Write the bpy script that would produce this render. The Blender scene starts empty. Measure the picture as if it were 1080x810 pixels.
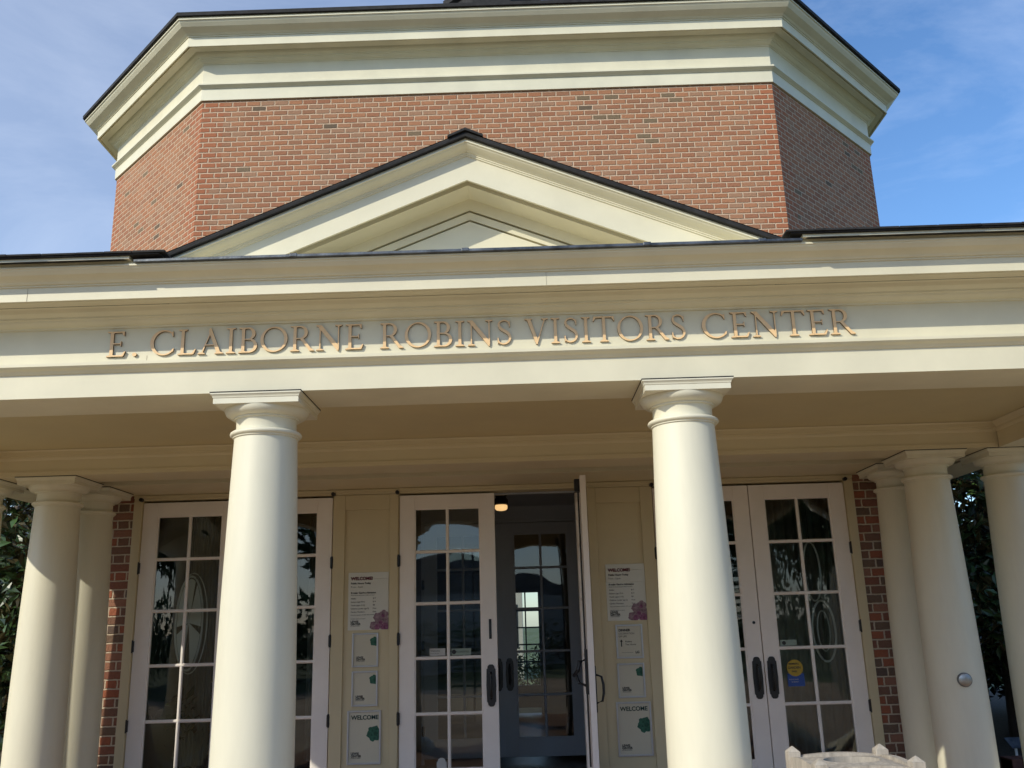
import bpy, math, random
from mathutils import Vector, Matrix
random.seed(7)
R = math.radians
S = bpy.context.scene
COL = S.collection

# ------------------------------------------------------------------ camera
cam_d = bpy.data.cameras.new('camera'); cam = bpy.data.objects.new('camera', cam_d); COL.objects.link(cam)
S.camera = cam
F_PX, PITCH, ROLL, YAW = 955.18, 0.2614, 0.0289, -0.0077
cam_d.sensor_width = 36.0; cam_d.lens = F_PX / 1080 * 36.0
cam_d.clip_start = 0.05; cam_d.clip_end = 3000
sy, cy, sp, cp, sr, cr = math.sin(YAW), math.cos(YAW), math.sin(PITCH), math.cos(PITCH), math.sin(ROLL), math.cos(ROLL)
fw = Vector((sy * cp, cy * cp, sp)); r0 = Vector((cy, -sy, 0)); u0 = r0.cross(fw)
rt = r0 * cr - u0 * sr; up = r0 * sr + u0 * cr
M = Matrix((rt, up, -fw)).transposed().to_4x4()
M.translation = Vector((0.2578, -4.7293, 1.30))
cam.matrix_world = M

# ------------------------------------------------------------------ world, sun, exposure
SUN_AZ, SUN_EL = 46.0, 31.0          # azimuth: degrees from the front (-Y) towards -X
to_sun = Vector((-math.sin(R(SUN_AZ)) * math.cos(R(SUN_EL)), -math.cos(R(SUN_AZ)) * math.cos(R(SUN_EL)), math.sin(R(SUN_EL))))
W = bpy.data.worlds.new('World'); S.world = W; W.use_nodes = True
wn, wl = W.node_tree.nodes, W.node_tree.links
bg = wn['Background']; bg.inputs[1].default_value = 0.15
sky = wn.new('ShaderNodeTexSky'); sky.sky_type = 'NISHITA'; sky.sun_disc = False
sky.sun_elevation = R(SUN_EL); sky.sun_rotation = math.atan2(to_sun.x, to_sun.y)
sky.altitude = 60; sky.air_density = 1.1; sky.dust_density = 0.6; sky.ozone_density = 6.0
tc = wn.new('ShaderNodeTexCoord'); mp = wn.new('ShaderNodeMapping'); mp.inputs['Scale'].default_value = (1.2, 3.0, 5.5)
mp.inputs['Rotation'].default_value = (0.2, 0.5, 0.3)
nz = wn.new('ShaderNodeTexNoise'); nz.inputs['Scale'].default_value = 1.4; nz.inputs['Detail'].default_value = 9; nz.inputs['Roughness'].default_value = 0.62
nz.inputs['Distortion'].default_value = 0.6
rp = wn.new('ShaderNodeValToRGB'); rp.color_ramp.elements[0].position = 0.45; rp.color_ramp.elements[1].position = 0.78
rp.color_ramp.elements[1].color = (0.14, 0.14, 0.14, 1)
mx = wn.new('ShaderNodeMix'); mx.data_type = 'RGBA'; mx.inputs[7].default_value = (8.5, 9.0, 9.8, 1)
wl.new(tc.outputs['Generated'], mp.inputs[0]); wl.new(mp.outputs[0], nz.inputs[0]); wl.new(nz.outputs[0], rp.inputs[0])
wl.new(rp.outputs[0], mx.inputs[0]); hs = wn.new('ShaderNodeHueSaturation'); hs.inputs['Saturation'].default_value = 1.05; wl.new(sky.outputs[0], hs.inputs['Color']); wl.new(hs.outputs[0], mx.inputs[6]); 
# thin bright veil of high cloud on the sunward (left) side of the sky
sx_ = wn.new('ShaderNodeSeparateXYZ'); wl.new(tc.outputs['Generated'], sx_.inputs[0])
vr = wn.new('ShaderNodeMapRange'); vr.interpolation_type = 'SMOOTHSTEP'; vr.inputs[1].default_value = 0.35; vr.inputs[2].default_value = -0.55; vr.inputs[3].default_value = 0.0; vr.inputs[4].default_value = 0.27
wl.new(sx_.outputs[0], vr.inputs[0])
mv = wn.new('ShaderNodeMix'); mv.data_type = 'RGBA'; mv.inputs[7].default_value = (4.9, 5.1, 5.5, 1)
wl.new(vr.outputs[0], mv.inputs[0]); wl.new(mx.outputs[2], mv.inputs[6]); wl.new(mv.outputs[2], bg.inputs[0])
sd = bpy.data.lights.new('sun', 'SUN'); sd.energy = 2.7; sd.angle = R(0.53); sd.color = (0.985, 0.93, 0.765)
so = bpy.data.objects.new('sun', sd); COL.objects.link(so); so.location = to_sun * 40
so.rotation_euler = to_sun.to_track_quat('Z', 'Y').to_euler()
S.view_settings.view_transform = 'Standard'; S.view_settings.look = 'None'
S.view_settings.exposure = 0.40; S.view_settings.gamma = 1.0; S.view_settings.use_curve_mapping = False
S.render.engine = 'CYCLES'
S.cycles.max_bounces = 10; S.cycles.diffuse_bounces = 5; S.cycles.glossy_bounces = 5; S.cycles.transparent_max_bounces = 24

# ------------------------------------------------------------------ materials
def srgb(r, g, b):
    f = lambda c: (c / 255 / 12.92) if c / 255 <= 0.04045 else ((c / 255 + 0.055) / 1.055) ** 2.4
    return (f(r), f(g), f(b), 1)

def mat(name, base, rough=0.5, var=0.06, scale=3.0, bump=0.0, bscale=60, metal=0.0, spec=0.5, var2=None, stretch=(1, 1, 1)):
    m = bpy.data.materials.new(name); m.use_nodes = True
    n, l = m.node_tree.nodes, m.node_tree.links
    p = n['Principled BSDF']; p.inputs['Roughness'].default_value = rough; p.inputs['Metallic'].default_value = metal
    p.inputs['Specular IOR Level'].default_value = spec
    t = n.new('ShaderNodeTexCoord'); mpp = n.new('ShaderNodeMapping'); mpp.inputs['Scale'].default_value = stretch
    l.new(t.outputs['Object'], mpp.inputs[0])
    a = n.new('ShaderNodeTexNoise'); a.inputs['Scale'].default_value = scale; a.inputs['Detail'].default_value = 6; a.inputs['Roughness'].default_value = 0.6
    l.new(mpp.outputs[0], a.inputs[0])
    c = n.new('ShaderNodeValToRGB')
    b = base
    lo = var2 if var2 else tuple(x * (1 - 2 * var) for x in b[:3]) + (1,)
    hi = tuple(min(1, x * (1 + var)) for x in b[:3]) + (1,)
    c.color_ramp.elements[0].position = 0.3; c.color_ramp.elements[0].color = lo
    c.color_ramp.elements[1].position = 0.68; c.color_ramp.elements[1].color = hi
    l.new(a.outputs[0], c.inputs[0]); l.new(c.outputs[0], p.inputs['Base Color'])
    if bump:
        q = n.new('ShaderNodeTexNoise'); q.inputs['Scale'].default_value = bscale; q.inputs['Detail'].default_value = 4
        l.new(mpp.outputs[0], q.inputs[0])
        bb = n.new('ShaderNodeBump'); bb.inputs['Strength'].default_value = bump; bb.inputs['Distance'].default_value = 0.004
        l.new(q.outputs[0], bb.inputs['Height']); l.new(bb.outputs[0], p.inputs['Normal'])
    return m

def brick_mat(name, w, h, mort, stops, mortar=(0.50, 0.40, 0.30, 1), corner=None, phase=0.5, flemish=False):
    m = bpy.data.materials.new(name); m.use_nodes = True
    n, l = m.node_tree.nodes, m.node_tree.links
    p = n['Principled BSDF']; p.inputs['Roughness'].default_value = 0.85; p.inputs['Specular IOR Level'].default_value = 0.25
    def mth(op, a, b=None, c=None):
        x = n.new('ShaderNodeMath'); x.operation = op
        for i, v in enumerate((a, b, c)):
            if v is None: continue
            if isinstance(v, (int, float)): x.inputs[i].default_value = v
            else: l.new(v, x.inputs[i])
        return x.outputs[0]
    uv = n.new('ShaderNodeUVMap'); uv.uv_map = 'UVMap'
    jn = n.new('ShaderNodeTexNoise'); jn.inputs['Scale'].default_value = 26; jn.inputs['Detail'].default_value = 3
    l.new(uv.outputs[0], jn.inputs[0])
    sp_ = n.new('ShaderNodeSeparateXYZ'); l.new(uv.outputs[0], sp_.inputs[0])
    sj = n.new('ShaderNodeSeparateColor'); l.new(jn.outputs['Color'], sj.inputs[0])
    u = mth('ADD', sp_.outputs[0], mth('MULTIPLY', mth('SUBTRACT', sj.outputs[0], 0.5), 0.014))
    v = mth('ADD', sp_.outputs[1], mth('MULTIPLY', mth('SUBTRACT', sj.outputs[1], 0.5), 0.010))
    rv = mth('DIVIDE', v, h); row = mth('FLOOR', rv); fv = mth('FRACT', rv)
    wr = n.new('ShaderNodeTexWhiteNoise'); wr.noise_dimensions = '1D'; l.new(row, wr.inputs['W'])
    us = mth('ADD', mth('ADD', mth('DIVIDE', u, w), mth('MULTIPLY', mth('FLOORED_MODULO', row, 2), phase)), mth('MULTIPLY', wr.outputs[0], 0.16))
    col = mth('FLOOR', us); fu = mth('FRACT', us)
    if flemish:
        col = mth('ADD', mth('MULTIPLY', col, 2), mth('GREATER_THAN', fu, 0.665))
        du = mth('MULTIPLY', mth('MINIMUM', mth('MINIMUM', fu, mth('SUBTRACT', 1, fu)), mth('ABSOLUTE', mth('SUBTRACT', fu, 0.665))), w)
    else: du = mth('MULTIPLY', mth('MINIMUM', fu, mth('SUBTRACT', 1, fu)), w)
    dv = mth('MULTIPLY', mth('MINIMUM', fv, mth('SUBTRACT', 1, fv)), h)
    d = mth('MINIMUM', du, dv)
    mr = n.new('ShaderNodeMapRange'); mr.inputs[1].default_value = mort * 0.35; mr.inputs[2].default_value = mort * 0.75
    l.new(d, mr.inputs[0]); mask = mr.outputs[0]
    cv = n.new('ShaderNodeCombineXYZ'); l.new(col, cv.inputs[0]); l.new(row, cv.inputs[1])
    wnz = n.new('ShaderNodeTexWhiteNoise'); wnz.noise_dimensions = '2D'; l.new(cv.outputs[0], wnz.inputs['Vector'])
    ramp = n.new('ShaderNodeValToRGB'); ramp.color_ramp.interpolation = 'CONSTANT'
    e = ramp.color_ramp.elements; e[0].position = 0; e[0].color = stops[0][1]; e[1].position = stops[1][0]; e[1].color = stops[1][1]
    for ps, cc in stops[2:]:
        x = e.new(ps); x.color = cc
    l.new(wnz.outputs[0], ramp.inputs[0])
    # soft large scale weathering and fine mottling
    bigc = n.new('ShaderNodeTexNoise'); bigc.inputs['Scale'].default_value = 0.8; bigc.inputs['Detail'].default_value = 5; l.new(uv.outputs[0], bigc.inputs[0])
    fine = n.new('ShaderNodeTexNoise'); fine.inputs['Scale'].default_value = 55; fine.inputs['Detail'].default_value = 5; l.new(uv.outputs[0], fine.inputs[0])
    hsv = n.new('ShaderNodeHueSaturation'); l.new(ramp.outputs[0], hsv.inputs['Color'])
    l.new(mth('ADD', 0.62, mth('ADD', mth('MULTIPLY', fine.outputs[0], 0.5), mth('MULTIPLY', bigc.outputs[0], 0.28))), hsv.inputs['Value'])
    bc = hsv.outputs[0]
    if corner:
        ue = n.new('ShaderNodeUVMap'); ue.uv_map = 'Edge'; se = n.new('ShaderNodeSeparateXYZ'); l.new(ue.outputs[0], se.inputs[0])
        ed = mth('MINIMUM', se.outputs[0], se.outputs[1])
        lim = mth('ADD', 0.16, mth('MULTIPLY', mth('FLOORED_MODULO', row, 2), 0.13))
        k = mth('LESS_THAN', ed, lim)
        cm = n.new('ShaderNodeMix'); cm.data_type = 'RGBA'; l.new(mth('MULTIPLY', k, 0.62), cm.inputs[0]); l.new(bc, cm.inputs[6])
        cm.inputs[7].default_value = corner; bc = cm.outputs[2]
    mm = n.new('ShaderNodeMix'); mm.data_type = 'RGBA'; l.new(mask, mm.inputs[0]); mm.inputs[6].default_value = mortar; l.new(bc, mm.inputs[7])
    l.new(mm.outputs[2], p.inputs['Base Color'])
    bp = n.new('ShaderNodeBump'); bp.inputs['Distance'].default_value = 0.014; bp.inputs['Strength'].default_value = 1.0
    l.new(mth('ADD', mask, mth('MULTIPLY', fine.outputs[0], 0.45)), bp.inputs['Height']); l.new(bp.outputs[0], p.inputs['Normal'])
    return m

CREAM = (0.75, 0.70, 0.53, 1)
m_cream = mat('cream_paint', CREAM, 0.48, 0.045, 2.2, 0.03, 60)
m_porch = mat('porch_trim_shaded_cream', (0.72, 0.63, 0.43, 1), 0.5, 0.03, 1.4, 0.03, 60)  # cream of the outer trim, with the warm porch shade put into its colour
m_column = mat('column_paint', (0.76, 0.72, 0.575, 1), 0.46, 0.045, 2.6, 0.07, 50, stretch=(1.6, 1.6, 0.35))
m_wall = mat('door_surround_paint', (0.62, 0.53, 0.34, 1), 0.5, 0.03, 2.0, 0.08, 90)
m_white = mat('white_door_paint', (0.88, 0.82, 0.77, 1), 0.4, 0.03, 3.0, 0.06, 120)
m_grey = mat('grey_and_shaded_white_paint', (0.40, 0.42, 0.46, 1), 0.45, 0.04, 2.0)  # white inner doors, dim blue light put into the colour; also grey lining
m_black = mat('black_metal', (0.012, 0.012, 0.014, 1), 0.38, 0.1, 8)
m_shingle = mat('dark_roof_shingle', (0.022, 0.021, 0.022, 1), 0.85, 0.3, 14, 0.6, 120)
m_lead = mat('weathered_lead_flashing', (0.13, 0.14, 0.155, 1), 0.42, 0.35, 9, 0.3, 60, metal=0.6)
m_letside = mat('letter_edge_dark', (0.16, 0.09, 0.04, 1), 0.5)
m_letter = mat('bronze_letter_paint', (0.88, 0.60, 0.32, 1), 0.42, 0.06, 12)
m_paver = None
m_pave = mat('warm_paving', (0.42, 0.30, 0.175, 1), 0.85, 0.15, 1.3, 0.3, 40)
m_soil = mat('bed_mulch', (0.045, 0.028, 0.018, 1), 0.95, 0.4, 20, 1.0, 60)
m_grass = mat('grass', (0.10, 0.13, 0.045, 1), 0.9, 0.25, 3, 0.8, 80)
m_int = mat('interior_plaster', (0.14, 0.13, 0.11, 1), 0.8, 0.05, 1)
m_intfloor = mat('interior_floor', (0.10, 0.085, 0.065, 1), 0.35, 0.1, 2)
m_steel = mat('brushed_steel', (0.45, 0.45, 0.44, 1), 0.38, 0.1, 30, metal=0.9)
m_sign = mat('sign_panel_white', (0.66, 0.66, 0.60, 1), 0.45, 0.02, 2)
m_signcream = mat('sign_panel_cream', (0.60, 0.56, 0.44, 1), 0.45, 0.02, 2)
m_signframe = mat('sign_frame_silver', (0.52, 0.53, 0.56, 1), 0.35, 0.05, 10, metal=0.4)
m_ink = mat('sign_ink', (0.02, 0.022, 0.025, 1), 0.6, 0.0)
m_maroon = mat('sign_maroon_ink', (0.12, 0.015, 0.03, 1), 0.6, 0.0)
m_purple = mat('petal_purple', (0.15, 0.075, 0.105, 1), 0.6, 0.0, 45, var2=(0.36, 0.26, 0.29, 1))
m_purple2 = mat('petal_purple_dark', (0.13, 0.03, 0.08, 1), 0.6, 0.0, 60, var2=(0.33, 0.13, 0.24, 1))
m_leafgreen = mat('petal_green', (0.03, 0.15, 0.09, 1), 0.6, 0.0, 40, var2=(0.01, 0.06, 0.04, 1))
m_leafdark = mat('petal_green_dark', (0.008, 0.09, 0.05, 1), 0.6, 0.0, 60, var2=(0.005, 0.04, 0.025, 1))
m_yellow = mat('sticker_yellow', (0.42, 0.28, 0.02, 1), 0.5, 0.02)
m_blue = mat('sticker_blue', (0.02, 0.07, 0.30, 1), 0.5, 0.02)
m_teak = mat('weathered_teak', (0.42, 0.37, 0.31, 1), 0.75, 0.16, 7, 0.5, 45, stretch=(6, 6, 1))
m_bark = mat('bark', (0.10, 0.08, 0.06, 1), 0.9, 0.25, 9, 0.8, 40, stretch=(1, 1, 0.3))
m_curtain = mat('pale_curtain', (0.40, 0.39, 0.35, 1), 0.85, 0.06, 3)
m_house = mat('white_house_paint', (0.42, 0.42, 0.40, 1), 0.6, 0.04, 2)

drum_stops = [(0, (0.36, 0.158, 0.082, 1)), (0.18, (0.385, 0.178, 0.095, 1)), (0.40, (0.33, 0.145, 0.080, 1)), (0.56, (0.37, 0.182, 0.102, 1)),
              (0.72, (0.31, 0.150, 0.085, 1)), (0.86, (0.345, 0.190, 0.115, 1)), (0.972, (0.20, 0.14, 0.085, 1)), (0.992, (0.15, 0.105, 0.07, 1))]
m_drum = brick_mat('rotunda_brick', 0.1865, 0.0739, 0.0150, drum_stops, mortar=(0.60, 0.43, 0.30, 1), corner=(0.38, 0.12, 0.055, 1))
wall_stops = [(0, (0.32, 0.11, 0.06, 1)), (0.2, (0.24, 0.10, 0.065, 1)), (0.4, (0.20, 0.105, 0.07, 1)), (0.6, (0.29, 0.14, 0.09, 1)), (0.8, (0.17, 0.11, 0.075, 1)), (0.93, (0.13, 0.09, 0.07, 1))]
m_wbrick = brick_mat('portico_wall_brick', 0.325, 0.0783, 0.0125, wall_stops, mortar=(0.58, 0.47, 0.35, 1), phase=0.5, flemish=True)
pav_stops = [(0, (0.27, 0.15, 0.085, 1)), (0.3, (0.22, 0.12, 0.07, 1)), (0.6, (0.31, 0.165, 0.095, 1))]
m_pavbrick = brick_mat('paver_brick', 0.20, 0.10, 0.008, pav_stops, mortar=(0.2, 0.17, 0.13, 1))

def glass_mat(name, tint=(0.80, 0.84, 0.80, 1), refl=1.9, bump=0.0, bscale=2.0):
    m = bpy.data.materials.new(name); m.use_nodes = True
    n, l = m.node_tree.nodes, m.node_tree.links
    n.remove(n['Principled BSDF']); out = n['Material Output']
    tr = n.new('ShaderNodeBsdfTransparent'); tr.inputs[0].default_value = tint
    gl = n.new('ShaderNodeBsdfGlossy'); gl.inputs['Roughness'].default_value = 0.012; gl.inputs[0].default_value = (0.95, 0.97, 1, 1)
    fr = n.new('ShaderNodeFresnel'); fr.inputs[0].default_value = 1.5
    mu = n.new('ShaderNodeMath'); mu.operation = 'MULTIPLY'; mu.inputs[1].default_value = refl; mu.use_clamp = True
    l.new(fr.outputs[0], mu.inputs[0]); ms = n.new('ShaderNodeMixShader')
    l.new(mu.outputs[0], ms.inputs[0]); l.new(tr.outputs[0], ms.inputs[1]); l.new(gl.outputs[0], ms.inputs[2]); l.new(ms.outputs[0], out.inputs[0])
    if bump:
        t = n.new('ShaderNodeTexCoord'); q = n.new('ShaderNodeTexNoise'); q.inputs['Scale'].default_value = bscale; q.inputs['Detail'].default_value = 1
        l.new(t.outputs['Object'], q.inputs[0]); b = n.new('ShaderNodeBump'); b.inputs['Distance'].default_value = 0.02; b.inputs['Strength'].default_value = bump
        l.new(q.outputs[0], b.inputs['Height']); l.new(b.outputs[0], gl.inputs['Normal'])
    return m
m_glass = glass_mat('door_glass', bump=0.05, bscale=2.6)

def emit(name, col, s):
    m = bpy.data.materials.new(name); m.use_nodes = True
    p = m.node_tree.nodes['Principled BSDF']; p.inputs['Emission Color'].default_value = col; p.inputs['Emission Strength'].default_value = s
    return m

# ------------------------------------------------------------------ mesh helpers
class MB:
    def __init__(s): s.v = []; s.f = []; s.uv = {}; s.uv2 = {}
    def poly(s, pts, uv=None, uv2=None):
        b = len(s.v); s.v += [tuple(p) for p in pts]; s.f.append(tuple(range(b, b + len(pts))))
        if uv: s.uv[len(s.f) - 1] = uv
        if uv2: s.uv2[len(s.f) - 1] = uv2
    def box(s, x0, x1, y0, y1, z0, z1):
        b = len(s.v)
        s.v += [(x0, y0, z0), (x1, y0, z0), (x1, y1, z0), (x0, y1, z0), (x0, y0, z1), (x1, y0, z1), (x1, y1, z1), (x0, y1, z1)]
        for q in ((0, 3, 2, 1), (4, 5, 6, 7), (0, 1, 5, 4), (1, 2, 6, 5), (2, 3, 7, 6), (3, 0, 4, 7)): s.f.append(tuple(b + i for i in q))
    def wallbox(s, p0, p1, z0, z1, t=0.25, u0=0.0):
        """vertical wall from p0 to p1 (outside on its right-hand side), UV in metres"""
        a = Vector(p0); b = Vector(p1); L = (b - a).length; d = (b - a) / L; nrm = Vector((d.y, -d.x)); ai = a - nrm * t; bi = b - nrm * t
        s.poly([(a.x, a.y, z0), (b.x, b.y, z0), (b.x, b.y, z1), (a.x, a.y, z1)], [(u0, z0), (u0 + L, z0), (u0 + L, z1), (u0, z1)], [(0, L), (L, 0), (L, 0), (0, L)])
        s.poly([(bi.x, bi.y, z0), (ai.x, ai.y, z0), (ai.x, ai.y, z1), (bi.x, bi.y, z1)], [(0, z0), (L, z0), (L, z1), (0, z1)], [(1, 1)] * 4)
        s.poly([(b.x, b.y, z0), (bi.x, bi.y, z0), (bi.x, bi.y, z1), (b.x, b.y, z1)], [(0, z0), (t, z0), (t, z1), (0, z1)], [(1, 1)] * 4)
        s.poly([(ai.x, ai.y, z0), (a.x, a.y, z0), (a.x, a.y, z1), (ai.x, ai.y, z1)], [(0, z0), (t, z0), (t, z1), (0, z1)], [(1, 1)] * 4)
        s.poly([(a.x, a.y, z1), (b.x, b.y, z1), (bi.x, bi.y, z1), (ai.x, ai.y, z1)], [(0, 0)] * 4, [(1, 1)] * 4)
    def sweep(s, path, prof, closed=False):
        """prof: list of (outward offset, z). path: xy points, outside on the right-hand side. Mitred."""
        n = len(path); P = [Vector(p) for p in path]; dirs = []
        for i in range(n if closed else n - 1):
            dirs.append((P[(i + 1) % n] - P[i]).normalized())
        def off(i):
            if closed: a, b = dirs[i - 1], dirs[i]
            else: a = dirs[max(0, i - 1)]; b = dirs[min(len(dirs) - 1, i)]
            na = Vector((a.y, -a.x)); nb = Vector((b.y, -b.x)); m = (na + nb).normalized()
            return m / max(0.2, m.dot(na))
        O = [off(i) for i in range(n)]; base = len(s.v)
        for i in range(n):
            for o, z in prof:
                q = P[i] + O[i] * o; s.v.append((q.x, q.y, z))
        k = len(prof)
        for i in range(n if closed else n - 1):
            j = (i + 1) % n
            for a in range(k - 1):
                s.f.append((base + i * k + a, base + j * k + a, base + j * k + a + 1, base + i * k + a + 1))
    def lathe(s, prof, seg=64, cx=0, cy_=0, cap=True):
        base = len(s.v)
        for r, z in prof:
            for i in range(seg):
                a = 2 * math.pi * i / seg; s.v.append((cx + r * math.cos(a), cy_ + r * math.sin(a), z))
        for j in range(len(prof) - 1):
            for i in range(seg):
                i2 = (i + 1) % seg
                s.f.append((base + j * seg + i, base + j * seg + i2, base + (j + 1) * seg + i2, base + (j + 1) * seg + i))
        if cap:
            s.f.append(tuple(base + i for i in range(seg))[::-1]); s.f.append(tuple(base + (len(prof) - 1) * seg + i for i in range(seg)))
    def prism(s, pts, y0, y1):
        """2D outline in XZ extruded along Y (y0 front)"""
        n = len(pts); b = len(s.v)
        s.v += [(x, y0, z) for x, z in pts] + [(x, y1, z) for x, z in pts]
        s.f.append(tuple(b + i for i in range(n))); s.f.append(tuple(b + n + i for i in range(n))[::-1])
        for i in range(n):
            j = (i + 1) % n; s.f.append((b + i, b + n + i, b + n + j, b + j))
    def tube(s, pts, rads, seg=8):
        base = len(s.v); P = [Vector(p) for p in pts]
        for i, p in enumerate(P):
            d = (P[min(i + 1, len(P) - 1)] - P[max(i - 1, 0)]).normalized()
            a = d.orthogonal().normalized(); b = d.cross(a)
            for k in range(seg):
                t = 2 * math.pi * k / seg; s.v.append(tuple(p + (a * math.cos(t) + b * math.sin(t)) * rads[i]))
        for i in range(len(P) - 1):
            for k in range(seg):
                k2 = (k + 1) % seg; s.f.append((base + i * seg + k, base + i * seg + k2, base + (i + 1) * seg + k2, base + (i + 1) * seg + k))
        s.f.append(tuple(base + k for k in range(seg))[::-1]); s.f.append(tuple(base + (len(P) - 1) * seg + k for k in range(seg)))
    def on_wall(s): s.v = [W3(*v) for v in s.v]; return s
    def build(s, name, m, parent=None, loc=(0, 0, 0), rz=0, smooth=False, bevel=0, fix=True):
        me = bpy.data.meshes.new(name); me.from_pydata(s.v, [], s.f)
        if s.uv:
            for nm, dct in (('UVMap', s.uv), ('Edge', s.uv2)):
                L = me.uv_layers.new(name=nm)
                for pi, uvs in dct.items():
                    pl = me.polygons[pi]
                    for li, c in zip(pl.loop_indices, uvs): L.data[li].uv = c
        elif fix:
            import bmesh
            b = bmesh.new(); b.from_mesh(me); bmesh.ops.recalc_face_normals(b, faces=b.faces[:]); b.to_mesh(me); b.free()
        o = bpy.data.objects.new(name, me); COL.objects.link(o); me.materials.append(m)
        if parent: o.parent = parent
        o.location = loc; o.rotation_euler = (0, 0, rz)
        if smooth:
            for p in me.polygons: p.use_smooth = True
            try:
                me.set_sharp_from_angle(angle=R(40))
            except Exception: pass
        if bevel:
            bv = o.modifiers.new('bevel', 'BEVEL'); bv.width = bevel; bv.segments = 2; bv.limit_method = 'ANGLE'; bv.angle_limit = R(50)
        return o

def empty(name, loc=(0, 0, 0), rz=0, parent=None):
    o = bpy.data.objects.new(name, None); COL.objects.link(o); o.location = loc; o.rotation_euler = (0, 0, rz)
    if parent: o.parent = parent
    return o
def tag(o, label, cat, group=None):
    o['label'] = label; o['category'] = cat
    if group: o['group'] = group
    return o
def kind(o, k): o['kind'] = k; return o
def dup(o, parent, loc=None):
    c = o.copy(); COL.objects.link(c); c.parent = parent
    if loc is not None: c.location = loc
    for ch in list(o.children): dup(ch, c)
    return c

FL = -0.10                                      # porch floor level
# ------------------------------------------------------------------ ground
GZ = -0.25
b = MB(); b.poly([(-900, -900, GZ - 0.03), (900, -900, GZ - 0.03), (900, 900, GZ - 0.03), (-900, 900, GZ - 0.03)]); kind(b.build('ground', m_grass, fix=False), 'structure')
b = MB(); b.poly([(-12, -13, GZ), (12, -13, GZ), (12, 2.4, GZ), (-12, 2.4, GZ)]); kind(b.build('forecourt_paving', m_pave, fix=False), 'structure')
b = MB()
def uvbox_top(b, x0, x1, y0, y1, z0, z1):
    b.poly([(x0, y0, z1), (x1, y0, z1), (x1, y1, z1), (x0, y1, z1)], [(x0, y0), (x1, y0), (x1, y1), (x0, y1)], [(1, 1)] * 4)
    for a, c in (((x0, y0), (x1, y0)), ((x1, y0), (x1, y1)), ((x1, y1), (x0, y1)), ((x0, y1), (x0, y0))):
        L = math.hypot(c[0] - a[0], c[1] - a[1])
        b.poly([(a[0], a[1], z0), (c[0], c[1], z0), (c[0], c[1], z1), (a[0], a[1], z1)], [(0, z0), (L, z0), (L, z1), (0, z1)], [(1, 1)] * 4)
uvbox_top(b, -4.62, 4.62, -0.12, 3.80, GZ - 0.02, FL); kind(b.build('porch_floor', m_pavbrick), 'structure')
b = MB(); b.poly([(4.75, 2.75, GZ + 0.10), (14, 2.75, GZ + 0.10), (14, 14, GZ + 0.10), (4.75, 14, GZ + 0.10)]); b.poly([(-14, 2.75, GZ + 0.10), (-4.75, 2.75, GZ + 0.10), (-4.75, 14, GZ + 0.10), (-14, 14, GZ + 0.10)])
kind(b.build('planting_bed', m_soil, fix=False), 'structure')
for sx in (1, -1):
    b = MB()
    for i in range(52):
        x = 4.72 + i * 0.105
        b.box(sx * x, sx * (x + 0.095), 4.35, 4.58, GZ + 0.02, -0.02)
    b.box(sx * 4.72, sx * 10.1, 4.37, 4.56, GZ, -0.032)
    o = b.build('brick_edging', mat('edging_brick', (0.16, 0.06, 0.04, 1), 0.85, 0.2, 12, 0.5, 60), bevel=0.006)
    tag(o, 'low red brick edging of the planting bed ' + ('right' if sx > 0 else 'left') + ' of the portico', 'edging')

# ------------------------------------------------------------------ the building
B = tag(empty('visitor_center', (0, 0, 0)), 'red brick garden building with cream columned portico, gold letters and brick rotunda', 'building')

ZA = 2.573
HX = 4.47                                      # half width of the portico
outer = [(-HX, 9.0), (-HX, 0.03), (HX, 0.03), (HX, 9.0)]
# architrave with taenia
prof_arch = [(-0.40, ZA), (0.0, ZA), (0.0, 2.705), (0.008, 2.708), (0.020, 2.722), (0.040, 2.732), (0.046, 2.738), (0.050, 2.740), (0.050, 2.757), (0.0, 2.760)]
b = MB(); b.sweep(outer, prof_arch); b.build('architrave', m_cream, B, fix=False)
b = MB(); b.sweep(outer, [(0.0, 2.760), (0.0, 2.962), (0.010, 2.962), (0.012, 2.970), (0.030, 2.976), (0.052, 2.990), (0.058, 3.000), (0.070, 3.003), (0.072, 3.012), (0.105, 3.026), (0.118, 3.044), (0.130, 3.050)])
b.build('frieze', m_cream, B, fix=False)
b = MB(); b.sweep(outer, [(0.130, 3.052), (0.205, 3.052), (0.205, 3.082), (0.236, 3.082), (0.236, 3.042), (0.252, 3.042), (0.252, 3.118), (0.262, 3.120), (0.262, 3.128), (0.272, 3.129), (0.282, 3.140), (0.300, 3.150), (0.326, 3.160), (0.346, 3.178), (0.350, 3.186), (0.356, 3.187), (0.356, 3.196), (0.340, 3.197), (0.340, 3.215), (-0.1, 3.216)])
b.build('cornice', m_cream, B, fix=False)
# fine joints in the trim boards
m_joint = mat('joint_shadow', (0.50, 0.46, 0.35, 1), 0.8)
for x, z0, z1 in ((-1.79, 2.762, 2.80), (0.42, 3.044, 3.116), (-2.35, 3.044, 3.116)):
    y = 0.0285 if z1 < 3 else -0.2235
    b = MB(); b.box(x, x + 0.002, y, y + 0.006, z0, z1); b.build('trim_joint', m_joint, B)
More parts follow.
